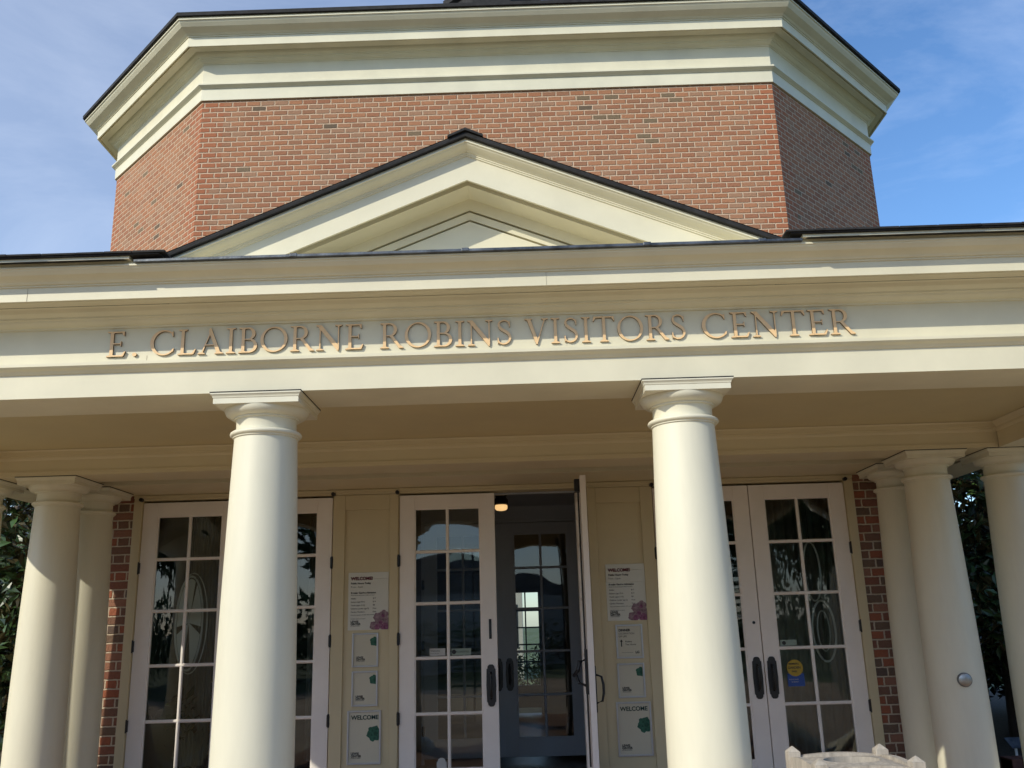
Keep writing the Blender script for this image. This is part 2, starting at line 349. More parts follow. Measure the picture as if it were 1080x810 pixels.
# beams, ceiling
b = MB()
b.box(-HX + 0.39, HX - 0.39, 2.4405, 2.82, ZA + 0.001, 3.0)      # back beam, at the rear row of columns
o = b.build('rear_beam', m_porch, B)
b = MB()
for y0, y1, z0, z1 in ((2.425, 2.44, 2.715, 2.775), (2.405, 2.426, 2.735, 2.782), (2.432, 2.44, 2.60, 2.612)):
    b.box(-HX + 0.40, HX - 0.40, y0, y1, z0, z1)
b.sweep([(-HX + 0.4, 2.44), (HX - 0.4, 2.44)], [(0.0, 2.70), (0.004, 2.704), (0.012, 2.72), (0.014, 2.735), (0.03, 2.76), (0.045, 2.777)])
b.build('beam_moulding', m_porch, B)
b = MB()
for s_ in (-1, 1):
    x = s_ * (HX - 0.40); pth = [(x, 0.45), (x, 2.43)] if s_ > 0 else [(x, 2.43), (x, 0.45)]
    pth = pth[::-1] if s_ > 0 else pth[::-1]
    b.sweep(pth, [(0.0, ZA), (0.0, 2.70), (0.004, 2.704), (0.012, 2.72), (0.014, 2.735), (0.03, 2.76), (0.045, 2.777)])
b.sweep([(HX - 0.4, 0.43), (-HX + 0.4, 0.43)], [(0.0, ZA + .002), (0.0, 2.70), (0.004, 2.704), (0.012, 2.72), (0.014, 2.735), (0.03, 2.76), (0.045, 2.777)])
b.sweep([(-HX + 0.4, 2.82), (HX - 0.4, 2.82)][::-1], [(0.0, ZA + .002), (0.0, 2.80)])
b.build('inner_beam_face', m_porch, B, fix=False)
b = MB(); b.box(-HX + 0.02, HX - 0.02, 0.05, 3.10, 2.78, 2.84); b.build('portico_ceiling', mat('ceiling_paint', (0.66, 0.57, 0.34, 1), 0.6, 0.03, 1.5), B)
for s_ in (-1, 1):
    b = MB(); b.box(*sorted((s_ * 3.80, s_ * (HX - 0.02))), 2.825, 9.0, 2.70, 2.76); b.build('side_soffit', m_porch, B)

# columns ---------------------------------------------------------------
def column(loc):
    prof = [(0.212, 0.02), (0.2125, 0.5)]
    for i in range(1, 15):
        t = i / 14; prof.append((0.2125 - 0.0405 * t ** 1.6, 0.5 + 1.84 * t))
    prof += [(0.172, 2.352)]
    b = MB(); b.lathe(prof, 72, cap=False); c = b.build('column', m_column, B, loc, smooth=True)
    b = MB(); b.lathe([(0.170, 2.348), (0.180, 2.350), (0.180, 2.357), (0.186, 2.358), (0.194, 2.364), (0.1965, 2.371), (0.194, 2.379), (0.186, 2.385), (0.168, 2.387)], 72)
    b.build('astragal', m_column, c, smooth=True)
    b = MB(); b.lathe([(0.165, 2.385), (0.165, 2.448), (0.168, 2.453), (0.180, 2.455), (0.180, 2.463), (0.186, 2.464), (0.205, 2.470), (0.222, 2.482), (0.229, 2.498), (0.231, 2.512)], 72)
    b.build('echinus', m_column, c, smooth=True)
    b = MB(); q = 0.232; b.sweep([(-q, -q), (q, -q), (q, q), (-q, q)], [(-0.2, 2.510), (0.0, 2.510), (0.0, 2.540), (0.003, 2.542), (0.005, 2.550), (0.011, 2.558), (0.014, 2.560), (0.014, 2.568), (-0.2, 2.568)], closed=True)
    b.build('abacus', m_column, c, fix=False)
    b = MB(); q = 0.2475; b.sweep([(-q, -q), (q, -q), (q, q), (-q, q)], [(-0.2, 2.5682), (0.0, 2.5682), (0.001, 2.5735), (-0.2, 2.5725)], closed=True)
    b.build('flashing', m_shingle, c, fix=False)
    b = MB(); b.lathe([(0.21, 0.035), (0.225, 0.03), (0.262, 0.015), (0.275, -0.005), (0.262, -0.025), (0.25, -0.028)], 64); q = 0.275; b.box(-q, q, -q, q, FL, -0.026)
    b.build('base', m_column, c, smooth=True)
    return c
c0 = column((-1.1708, 0.247, 0))
spots = [(1.1708, 0.247), (-3.571, 0.247), (3.571, 0.247), (-4.226, 0.247), (4.226, 0.247),
         (-3.571, 2.69), (3.571, 2.69), (-4.226, 2.69), (4.226, 2.69), (-3.571, 3.30), (3.571, 3.30)]
for x, y in spots: dup(c0, B, (x, y, 0))

# pediment --------------------------------------------------------------
SL = 0.413; AZ = 3.747
def rake(prof, y_is=None, xs=2.15, name='rake', m=None, amin=0):
    """prof: (y, h) - height above the raking line; mitred at the apex."""
    b = MB(); k = len(prof); st = len(b.v)
    for sx in (-1, 0, 1):
        for y, h in prof:
            xe = min(xs, (AZ + h - 3.195) / SL); b.v.append((sx * xe, y, AZ - SL * abs(sx * xe) + h))
    for i in range(2):
        for a in range(k - 1): b.f.append((i * k + a, (i + 1) * k + a, (i + 1) * k + a + 1, i * k + a + 1))
    return b.build(name, m, B, fix=False)
rake([(0.20, 0.002), (-0.010, 0.002), (-0.010, 0.125), (-0.064, 0.125), (-0.064, 0.0), (-0.08, 0.0), (-0.08, 0.148), (-0.088, 0.149), (-0.088, 0.157), (-0.094, 0.158), (-0.094, 0.166), (-0.102, 0.168),
      (-0.112, 0.175), (-0.130, 0.181), (-0.146, 0.190), (-0.152, 0.198), (-0.160, 0.199), (-0.160, 0.207), (-0.150, 0.208), (-0.150, 0.222), (0.0, 0.222)], name='raking_cornice', m=m_cream)
rake([(-0.14, 0.2225), (-0.178, 0.2225), (-0.180, 0.235), (-0.172, 0.236), (-0.172, 0.250), (0.2, 0.256)], name='raking_shingle_edge', m=m_shingle)
# ridge cap
b = MB(); b.prism([(-0.10, 3.960), (0, 4.003), (0.10, 3.960), (0.10, 3.972), (0, 4.018), (-0.10, 3.972)], -0.186, 0.12); b.build('ridge_cap', m_shingle, B)
# tympanum with its stepped panel
def tri_line(b, apex, sl, t, y0, y1, base=3.16):
    xs = (apex - base) / sl
    for s_ in (-1, 1):
        b.prism([(0, apex), (s_ * xs, base), (s_ * (xs - t / sl), base), (0, apex - t)] if s_ < 0 else [(0, apex - t), (s_ * (xs - t / sl), base), (s_ * xs, base), (0, apex)], y0, y1)
b = MB(); b.prism([(-1.7, 3.12), (1.7, 3.12), (0, 3.83)], 0.262, 0.29); tri_line(b, 3.860, 0.40, 0.184, 0.160, 0.2615)
b.build('tympanum', m_cream, B)
b = MB(); tri_line(b, 3.661, 0.40, 0.046, 0.158, 0.2615)
xs = (3.600 - 3.16) / 0.40
b.prism([(-xs, 3.16), (xs, 3.16), (0, 3.600)], 0.155, 0.2612)
b.build('tympanum_panel', m_cream, B)
# flashing on top of the horizontal cornice, roof edges
b = MB(); b.box(-1.74, 1.76, -0.332, 0.21, 3.197, 3.2125); b.box(-1.74, 1.76, -0.345, -0.325, 3.1975, 3.214)
for x in (-0.9, 0.0, 0.95, 1.55): b.box(x - 0.02, x + 0.02, -0.348, -0.33, 3.199, 3.218)
b.build('cornice_flashing', m_lead, B, bevel=0.003)
for s_ in (-1, 1):
    b = MB(); b.box(*sorted((s_ * 1.762, s_ * 4.85)), -0.346, -0.30, 3.2165, 3.2319); b.build('drip_board', m_cream, B)
    b = MB(); xi = 1.70 if s_ > 0 else 1.60; b.box(*sorted((s_ * xi, s_ * 4.86)), -0.362, -0.28, 3.2322, 3.240)
    x = xi - 0.03
    while x < 4.8:                                # shingle tabs along the eave
        w_ = 0.14 + random.random() * 0.10
        b.box(*sorted((s_ * x, s_ * (x + w_ - 0.004))), -0.370 - random.random() * 0.004, -0.1, 3.2403, 3.2490 + random.random() * 0.003)
        x += w_
    b.build('eave_shingle', m_shingle, B)
ez = 3.247
b = MB()
for s_ in (-1, 1):
    front = [(s_ * 1.80, -0.365, ez), (s_ * 4.86, -0.365, ez), (0, 4.495, ez + 0.2 * 4.86), (0, 3.35, ez + 0.2 * 3.71)]
    side = [(s_ * 4.86, -0.365, ez), (s_ * 4.86, 12.0, ez), (0, 12.0, ez + 0.2 * 4.86), (0, 4.495, ez + 0.2 * 4.86)]
    b.poly(front); b.poly(side)
    for q in (front, side):
        b.poly([(x, y, z - 0.04) for x, y, z in q])
b.build('portico_roof', m_shingle, B, fix=False)
b = MB()
zt = AZ + 0.256
for s_ in (-1, 1): b.poly([(0, -0.17, zt), (0, 3.9, zt), (s_ * 2.0, 3.9, zt - SL * 2.0), (s_ * 2.0, -0.17, zt - SL * 2.0)])
b.build('gable_roof', m_shingle, B, fix=False)

# rotunda ----------------------------------------------------------------
DX, DY, DA, DC = -0.0505, 5.871, 3.7765, 2.037
def octo(): return [(DX - DA, DY), (DX + DA, DY), (DX + DA + DC, DY + DC), (DX + DA + DC, DY + DC + 2 * DA), (DX + DA, DY + 2 * DC + 2 * DA),
                    (DX - DA, DY + 2 * DC + 2 * DA), (DX - DA - DC, DY + DC + 2 * DA), (DX - DA - DC, DY + DC)]
oc = octo()
b = MB()
for i in range(8): b.wallbox(oc[i], oc[(i + 1) % 8], 2.9, 8.165, 0.3, u0=i * 3.0 + 0.05)
b.build('rotunda_wall', m_drum, B)
b = MB(); b.sweep(oc, [(-0.1, 8.150), (0.028, 8.150), (0.028, 8.318), (0.036, 8.320), (0.05, 8.332), (0.062, 8.338), (0.078, 8.350), (0.082, 8.352), (0.082, 8.374), (0.02, 8.378)], closed=True)
b.build('rotunda_architrave', m_cream, B, fix=False)
b = MB(); b.sweep(oc, [(0.02, 8.378), (0.02, 8.690), (0.03, 8.690), (0.032, 8.700), (0.05, 8.705), (0.075, 8.722), (0.085, 8.735), (0.10, 8.738), (0.102, 8.750), (0.135, 8.765), (0.155, 8.782), (0.165, 8.795)], closed=True)
b.build('rotunda_frieze', m_cream, B, fix=False)
b = MB(); b.sweep(oc, [(0.165, 8.796), (0.262, 8.796), (0.262, 8.83), (0.288, 8.83), (0.288, 8.782), (0.305, 8.782), (0.305, 8.915), (0.318, 8.917), (0.318, 8.93), (0.330, 8.932), (0.35, 8.948), (0.385, 8.965), (0.43, 8.990), (0.465, 9.030), (0.478, 9.052),
                       (0.490, 9.054), (0.490, 9.070), (0.480, 9.072), (0.480, 9.095), (0.2, 9.10)], closed=True)
b.build('rotunda_cornice', m_cream, B, fix=False)
b = MB(); b.sweep(oc, [(0.46, 9.096), (0.518, 9.096), (0.520, 9.145), (0.50, 9.15), (-1.0, 9.62)], closed=True)
b.build('rotunda_roof_edge', m_shingle, B, fix=False)
b = MB(); b.sweep(oc, [(-0.9, 9.58), (-4.4, 10.9)], closed=True); b.build('rotunda_roof', m_shingle, B, fix=False)
cc = (DX, DY + DC + DA); b = MB()
rr = 0.92
b.sweep([(cc[0] + rr * 1.08 * math.cos(R(22.5 + 45 * i - 90)), cc[1] + rr * 1.08 * math.sin(R(22.5 + 45 * i - 90))) for i in range(8)], [(0, 10.2), (0, 13.6), (0.09, 13.65), (0.09, 13.8), (-0.9, 14.8)], closed=True)
b.build('cupola', m_shingle, B, fix=False)

# portico back wall ------------------------------------------------------
WY = 3.68; K = 1.0768; OX = -0.0198            # door wall plane; door module and its axis
def W3(x, y, z): return (x * K + OX, WY + y * K, z * K + FL)
for s_ in (-1, 1):
    b = MB(); xi = abs(s_ * 3.10 * K + OX) + 0.001
    p, q = ((-3.86, WY), (-xi, WY)) if s_ < 0 else ((xi, WY), (3.86, WY))
    b.wallbox(p, q, FL, 2.95, 0.2, u0=0.07 if s_ > 0 else 0.0)
    if s_ > 0: b.wallbox((3.86, WY + 0.001), (3.86, 8.2), FL, 2.95, 0.2)
    else: b.wallbox((-3.86, 8.2), (-3.86, WY + 0.001), FL, 2.95, 0.2)
    b.build('brick_wall', m_wbrick, B)
b = MB(); b.box(-4.05, 4.05, 3.05, WY + 0.1, ZA + 0.002, 2.90); b.box(-4.05, 4.05, 3.035, 3.05, 2.66, 2.72); b.build('wall_beam', m_porch, B, bevel=0.003)
b = MB()
DT = 2.425
y1 = 0.14
b.box(-3.10, 3.10, -0.02, y1, DT + 0.012, 2.70)                            # header above the doors
for x0, x1 in ((-1.377, -0.806), (0.806, 1.377)): b.box(x0, x1, 0.005, y1, 0, DT + 0.011)
for s_ in (-1, 1):
    b.box(*sorted((s_ * 3.10, s_ * 3.026)), -0.025, y1, 0, DT + 0.0115)    # end jambs
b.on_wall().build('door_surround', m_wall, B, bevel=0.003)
b = MB()
for s_ in (-1, 1):
    for x0, x1 in ((0.812, 0.884), (1.268, 1.371)): b.box(*sorted((s_ * x0, s_ * x1)), -0.018, 0.006, 0, DT + 0.010)
    b.box(*sorted((s_ * 0.885, s_ * 1.267)), -0.018, 0.006, DT - 0.12, DT + 0.0095)
b.box(-3.10, 3.10, -0.034, -0.019, 2.455, 2.48)
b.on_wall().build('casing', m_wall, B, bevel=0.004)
b = MB(); b.box(-3.10, 3.10, -0.10, 0.10, 0.0, 0.022); b.on_wall().build('threshold', m_black, B)

# doors ------------------------------------------------------------------
LW, LH, LT = 0.817, 2.40, 0.045
MZ = [1.935, 1.505, 1.065, 0.628]
def rod(b, x0, x1, z0, z1, y):                                                  # glazing bar with splayed sides
    pass
def leaf(name, parent, m=m_white, handle='x1', hinge='x0', sag=0.004, w=LW, knobs=True, stickers=None, hinges=(1.865, 1.225, 0.60), flip=1, glass=m_glass):
    """local: x 0..w, y 0 (outside face) .. LT, z 0.025..LH+0.025"""
    z0, z1 = 0.025, LH + 0.02; gz0, gz1 = 0.205, 2.302; gx0, gx1 = 0.128, w - 0.128
    b = MB()
    b.box(0, gx0, 0, LT, z0, z1); b.box(gx1, w, 0, LT, z0, z1)
    b.box(gx0, gx1, 0.0005, LT - 0.0005, z0, gz0); b.box(gx0, gx1, 0.0005, LT - 0.0005, gz1, z1)
    o = b.build(name, m, parent, bevel=0.003)
    b = MB(); xm = (gx0 + gx1) / 2
    def bar(p0, p1, vert):
        for yy, sg in ((0.008, 1), (LT - 0.008, -1)):
            h = 0.013; k = 0.0055; mid = LT / 2
            if vert:
                prof = [(xm - h, mid), (xm - h, yy + sg * 0.008), (xm - k, yy), (xm + k, yy), (xm + h, yy + sg * 0.008), (xm + h, mid)]
                s = len(b.v); b.v += [(x, y, p0) for x, y in prof] + [(x, y, p1) for x, y in prof]
            else:
                zc = p0; yy2 = yy - sg * 0.0012
                prof = [(zc - h, mid), (zc - h, yy2 + sg * 0.008), (zc - k, yy2), (zc + k, yy2), (zc + h, yy2 + sg * 0.008), (zc + h, mid)]
                s = len(b.v); b.v += [(gx0 - .001, y, z) for z, y in prof] + [(gx1 + .001, y, z) for z, y in prof]
            for i in range(5): b.f.append((s + i, s + i + 1, s + 6 + i + 1, s + 6 + i))
    bar(gz0 - .001, gz1 + .001, True)
    for z in MZ: bar(z, z, False)
    # sticking around the opening
    for x0, x1, a, c in ((gx0, gx0 + 0.010, gz0, gz1), (gx1 - 0.010, gx1, gz0, gz1)): b.box(x0, x1, 0.010, LT - 0.010, a, c)
    for a, c in ((gz0, gz0 + 0.010), (gz1 - 0.010, gz1)): b.box(gx0, gx1, 0.0105, LT - 0.0105, a, c)
    b.build('glazing_bars', m, o)
    # one sealed unit, slightly pillowed like real insulated glass
    b = MB(); nx, nzz = 22, 60
    for j in range(nzz + 1):
        for i in range(nx + 1):
            u = i / nx * 2 - 1; v = j / nzz * 2 - 1
            s = sag * (1 - u * u) * (1 - v ** 4)
            b.v.append((gx0 + (gx1 - gx0) * i / nx, LT / 2 + s, gz0 + (gz1 - gz0) * j / nzz))
    for j in range(nzz):
        for i in range(nx):
            a = j * (nx + 1) + i; b.f.append((a, a + 1, a + nx + 2, a + nx + 1))
    g = b.build('glass', glass, o, smooth=True, fix=False)
    if hinges:
        hx = -0.006 if hinge == 'x0' else w + 0.006
        for z in hinges:
            b = MB(); b.box(hx - 0.014, hx + 0.014, -0.018, 0.004, z - 0.045, z + 0.045); b.tube([(hx, -0.016, z - 0.052), (hx, -0.016, z + 0.052)], [0.009, 0.009], 10)
            b.build('hinge', m_black, o, bevel=0.002)
    if handle:
        hx = w - 0.058 if handle == 'x1' else 0.058
        b = MB(); zc = 0.838; out = []
        for a, c in ((0.165, 0.0), (0.163, 0.016), (0.150, 0.027), (0.132, 0.030), (0.128, 0.037), (0.05, 0.039), (0.0, 0.041)): out.append((c, a))
        right = [(c, a) for c, a in out] + [(c, -a) for c, a in out[::-1][1:]]
        pts = [(hx + x, zc + z) for x, z in right] + [(hx - x, zc + z) for x, z in right[::-1][1:-1]]
        b.prism(pts, -0.010, 0.0)
        b.tube([(hx, -0.008, zc + 0.10), (hx, -0.05, zc + 0.085), (hx, -0.062, zc + 0.03), (hx, -0.062, zc - 0.03), (hx, -0.05, zc - 0.085), (hx, -0.008, zc - 0.10)], [0.009, 0.009, 0.010, 0.010, 0.009, 0.009], 10)
        b.build('handle', m_black, o, bevel=0.0015)
    return o
def text(s, size, loc, m, parent, name='lettering', bold=0.0, ext=0.0008, align='LEFT', sx=1.0, rz=0):
    c = bpy.data.curves.new(name, 'FONT'); c.body = s; c.size = size; c.offset = bold; c.extrude = ext; c.align_x = align; c.space_line = 0.95
    t = bpy.data.objects.new(name, c); COL.objects.link(t)
    dg = bpy.context.evaluated_depsgraph_get(); me = bpy.data.meshes.new_from_object(t.evaluated_get(dg))
    bpy.data.objects.remove(t); o = bpy.data.objects.new(name, me); COL.objects.link(o); me.materials.clear(); me.materials.append(m)
    o.rotation_euler = (R(90), 0, rz); o.scale = (sx, 1, 1); o.location = loc
    if parent: o.parent = parent
    return o

doors = []
# left pair: hinged at the outer jambs
d1 = leaf('door', B, handle='x1', hinge='x0', sag=0.012); d1.location = W3(-3.022, 0, 0); d1.scale = (K, K, K); doors.append(d1)
d2 = leaf('door', B, handle='x0', hinge='x1', sag=0.006); d2.location = W3(-1.381 - LW, 0, 0); d2.scale = (K, K, K)
# centre: closed leaf on the left, the right leaf stands open towards the front
d3 = leaf('door', B, handle='x1', hinge='x0', sag=0.0035); d3.location = W3(-0.802, 0, 0); d3.scale = (K, K, K)
d4 = leaf('open_door', B, handle='x0', hinge=None, sag=0.003, hinges=None); d4.location = W3(0.752, -0.830, 0); d4.scale = (K, K, K); d4.rotation_euler = (0, 0, R(90))
d4['label'] = 'white door leaf swung wide open, seen edge-on'
# right pair
d5 = leaf('door', B, handle='x1', hinge='x0', sag=0.0030); d5.location = W3(1.381, 0, 0); d5.scale = (K, K, K)
d6 = leaf('door', B, handle='x0', hinge='x1', sag=0.010); d6.location = W3(3.022 - LW, 0, 0); d6.scale = (K, K, K)
# extra lock plate on the centre leaf
b = MB(); b.box(LW - 0.068, LW - 0.046, -0.008, 0, 1.205, 1.365); b.tube([(LW - 0.057, -0.012, 1.25), (LW - 0.057, -0.004, 1.25)], [0.010, 0.012], 12); b.tube([(LW - 0.057, -0.012, 1.32), (LW - 0.057, -0.004, 1.32)], [0.006, 0.007], 12)
b.build('lock_plate', m_black, d3, bevel=0.002)
b = MB(); b.tube([(LW - 0.05, -0.006, 1.275), (LW - 0.05, 0.002, 1.275)], [0.012, 0.013], 14); b.build('lock_cylinder', m_black, d5)
# small bolts at the upper corners of the openings
for x in (-3.035, -1.372, -0.818, 1.372, 3.035):
    b = MB(); b.tube([(x, -0.05, DT + 0.02), (x, -0.015, DT + 0.02)], [0.016, 0.018], 14); b.on_wall().build('corner_bolt', m_black, B, smooth=True)
# hardware on the open leaf (faces the doorway)
b = MB(); b.tube([(0.09, LT, 1.05), (0.09, LT + 0.06, 1.03), (0.085, LT + 0.075, 0.97), (0.06, LT + 0.11, 0.93)], [0.018, 0.016, 0.014, 0.012], 10)
b.box(0.05, 0.13, LT, LT + 0.02, 0.80, 1.12); b.tube([(0.07, LT + 0.01, 0.86), (0.10, LT + 0.07, 0.88), (0.12, LT + 0.09, 0.95)], [0.012, 0.011, 0.01], 8)
b.build('latch_lever', m_black, d4, bevel=0.002)
b = MB(); b.tube([(0.09, LT + 0.012, 0.3), (0.09, LT + 0.012, 2.30)], [0.007, 0.007], 8); b.box(0.06, 0.13, LT, LT + 0.04, 2.30, 2.40)
b.build('vertical_bolt', m_black, d4)
# stickers on the glass
def sticker(parent, x0, x1, z0, z1, m, name='sticker'):
    b = MB(); b.box(x0, x1, 0.0155, 0.0165, z0, z1); return b.build(name, m, parent)
m_stk = mat('sticker_grey_white', (0.50, 0.50, 0.48, 1), 0.5, 0.03)
m_stk2 = mat('sticker_pale_green', (0.26, 0.33, 0.28, 1), 0.5, 0.03)
s1 = sticker(d3, 0.252, 0.382, 1.083, 1.140, m_stk); text('Welcome', 0.020, (0.258, 0.0150, 1.115), m_ink, s1, 'printing'); text('Please use other door', 0.008, (0.258, 0.0150, 1.098), m_ink, s1, 'printing')
s2 = sticker(d3, 0.434, 0.596, 1.083, 1.135, m_stk2); text('ACCREDITED', 0.018, (0.470, 0.0150, 1.103), m_ink, s2, 'printing')
b = MB(); b.tube([(0.454, 0.0150, 1.109), (0.454, 0.0155, 1.109)], [0.018, 0.018], 20); b.build('printing', m_ink, s2)
s3 = sticker(d3, 0.305, 0.385, 0.212, 0.262, m_stk)
b = MB(); b.tube([(0.345, 0.0148, 0.262), (0.345, 0.0158, 0.262)], [0.032, 0.032], 24); b.build('sticker', m_stk, d3)
s4 = sticker(d6, 0.15, 0.285, 1.083, 1.130, m_stk2)
b = MB(); b.tube([(0.18, 0.0148, 1.105), (0.18, 0.0156, 1.105)], [0.016, 0.016], 20); b.build('printing', m_ink, s4)
s5 = sticker(d6, 0.181, 0.318, 0.762, 0.862, m_blue)
text('PLEASE HAVE', 0.013, (0.192, 0.0150, 0.812), m_stk, s5, 'printing'); text('ID READY', 0.013, (0.210, 0.0150, 0.793), m_stk, s5, 'printing')
b = MB(); b.tube([(0.248, 0.0140, 0.906), (0.248, 0.0152, 0.906)], [0.066, 0.066], 32); s6 = b.build('sticker', m_yellow, d6)
text('MEMBERS', 0.020, (0.199, 0.0135, 0.932), m_ink, s6, 'printing', 0.0004); text('GARDEN', 0.026, (0.190, 0.0135, 0.900), m_ink, s6, 'printing', 0.0006); text('PASS', 0.020, (0.220, 0.0135, 0.872), m_ink, s6, 'printing', 0.0004)

# interior ------------------------------------------------------------------
IY = 5.60
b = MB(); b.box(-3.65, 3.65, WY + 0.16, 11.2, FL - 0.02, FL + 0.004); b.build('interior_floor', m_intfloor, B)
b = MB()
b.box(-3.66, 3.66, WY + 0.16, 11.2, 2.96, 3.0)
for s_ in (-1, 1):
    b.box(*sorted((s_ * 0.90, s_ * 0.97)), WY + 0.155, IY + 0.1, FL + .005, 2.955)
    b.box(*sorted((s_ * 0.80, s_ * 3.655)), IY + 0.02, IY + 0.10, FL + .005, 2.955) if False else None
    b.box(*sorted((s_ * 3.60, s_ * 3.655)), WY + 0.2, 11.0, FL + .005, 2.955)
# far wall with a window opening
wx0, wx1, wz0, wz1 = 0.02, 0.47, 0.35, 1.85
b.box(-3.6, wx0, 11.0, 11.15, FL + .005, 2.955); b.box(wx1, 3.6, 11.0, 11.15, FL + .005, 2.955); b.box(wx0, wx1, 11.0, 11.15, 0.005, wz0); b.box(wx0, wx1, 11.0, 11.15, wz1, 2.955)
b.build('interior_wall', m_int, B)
b = MB()
for x in (0.25,): b.box(x - 0.012, x + 0.012, 11.02, 11.06, wz0, wz1)
for z in (0.725, 1.0, 1.275, 1.55): b.box(wx0, wx1, 11.021, 11.059, z - 0.012, z + 0.012)
b.build('far_window_bars', m_black, B)
# vestibule ceiling, inner door wall
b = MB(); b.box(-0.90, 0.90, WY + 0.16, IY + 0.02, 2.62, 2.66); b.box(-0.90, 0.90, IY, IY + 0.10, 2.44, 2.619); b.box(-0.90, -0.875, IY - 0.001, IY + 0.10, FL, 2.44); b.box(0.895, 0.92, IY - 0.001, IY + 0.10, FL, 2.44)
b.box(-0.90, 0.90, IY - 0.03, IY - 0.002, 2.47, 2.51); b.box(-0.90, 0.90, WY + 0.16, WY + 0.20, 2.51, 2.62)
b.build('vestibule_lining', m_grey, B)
for x, hd, hg in ((0.002, 'x0', 'x1'), (-0.872, 'x1', 'x0')):
    d = leaf('inner_door', B, m=m_grey, handle=hd, hinge=hg, w=0.817, sag=0.002, hinges=(1.78, 1.15, 0.30)); d.location = (x, IY - 0.002, FL + 0.03); d.scale = (K, K, K * 0.96)
# pale curtains in the side rooms
def curtain(x0, x1, y, lab):
    b = MB(); n = 60
    for i in range(n + 1):
        x = x0 + (x1 - x0) * i / n; yy = y + 0.03 * math.sin(i * 0.9) + 0.01 * math.sin(i * 2.3)
        b.v += [(x, yy, FL + 0.05), (x, yy, 2.6)]
    for i in range(n): b.f.append((2 * i, 2 * i + 2, 2 * i + 3, 2 * i + 1))
    o = b.build('curtain', m_curtain, None, smooth=True, fix=False); sdm = o.modifiers.new('thick', 'SOLIDIFY'); sdm.thickness = 0.004
    tag(o, lab, 'curtain', 'curtains behind the glass doors')
curtain(-3.55, -3.2, 5.6, 'pale curtain behind the far left glass door')
curtain(-2.2, -1.7, 5.8, 'pale curtain left of the entrance behind the glass door beside the WELCOME signs')
curtain(2.7, 3.55, 5.2, 'wide pale curtain behind the far right glass door')

# vestibule ceiling lamp -------------------------------------------------------
L = tag(empty('ceiling_lamp', (0.045, 4.3, 2.62)), 'small lit ceiling lamp with black cap in the open doorway', 'lamp')
b = MB(); b.lathe([(0.02, 0.0), (0.06, -0.002), (0.065, -0.05), (0.05, -0.07), (0.068, -0.10), (0.070, -0.145), (0.055, -0.15)], 32); b.build('cap', m_black, L, smooth=True)
b = MB(); b.lathe([(0.052, -0.149), (0.062, -0.155), (0.062, -0.185), (0.048, -0.20), (0.02, -0.206)], 32); b.build('lamp_shade', emit('warm_lamp_glass', (1.0, 0.62, 0.25, 1), 0.7), L, smooth=True)

# steel push button on the right rear column ------------------------------------
t = tag(empty('push_button', (3.571, 2.69, 0.817)), 'round brushed steel push button on the right-hand rear column', 'button')
b = MB(); ang = R(-98)
d = Vector((math.cos(ang), math.sin(ang), 0)); b.tube([tuple(d * 0.195), tuple(d * 0.225)], [0.052, 0.052], 32); b.build('housing', mat('housing_dark_steel', (0.2, 0.2, 0.2, 1), 0.4, metal=0.8), t)
b = MB(); b.tube([tuple(d * 0.224), tuple(d * 0.233), tuple(d * 0.236)], [0.047, 0.046, 0.042], 32); b.build('plate', m_steel, t, smooth=True)

# ------------------------------------------------------------------ gold letters on the frieze
def stroke(pts, w0, w1=None, steps=None):
    """strip along pts with widths; returns list of quads as 4-point polys"""
    n = len(pts); w1 = w0 if w1 is None else w1
    ws = [w0(i / (n - 1)) if callable(w0) else w0 + (w1 - w0) * i / (n - 1) for i in range(n)]
    L_, R_ = [], []
    for i in range(n):
        a = Vector(pts[max(0, i - 1)]); c = Vector(pts[min(n - 1, i + 1)]); d = (c - a).normalized(); nn = Vector((-d.y, d.x)) * ws[i] / 2
        p = Vector(pts[i]); L_.append(p + nn); R_.append(p - nn)
    return ('strip', L_, R_)
def arc(cx, cz, rx, rz_, a0, a1, n=28): return [(cx + rx * math.cos(R(a0 + (a1 - a0) * i / n)), cz + rz_ * math.sin(R(a0 + (a1 - a0) * i / n))) for i in range(n + 1)]
def P_(*p): return ('poly', [Vector(q) for q in p])
T, t_ = 0.108, 0.044
def serif(cx, z, w=0.32, up=True, h=0.035, st=T):
    s = 1 if up else -1
    return P_(*[(cx - w / 2, z), (cx + w / 2, z), (cx + w / 2 - 0.01, z + s * h), (cx + st / 2 + 0.01, z + s * (h + 0.035)), (cx - st / 2 - 0.01, z + s * (h + 0.035)), (cx - w / 2 + 0.01, z + s * h)][::s])
def stem(cx): return [P_((cx - T / 2, 0.02), (cx + T / 2, 0.02), (cx + T / 2, 0.98), (cx - T / 2, 0.98)), serif(cx, 0, up=True), serif(cx, 1, up=False)]
def halfthick(f):   # bowl width modulated by the angle
    return lambda u: t_ + (T * 1.05 - t_) * math.sin(math.pi * u) ** 1.4
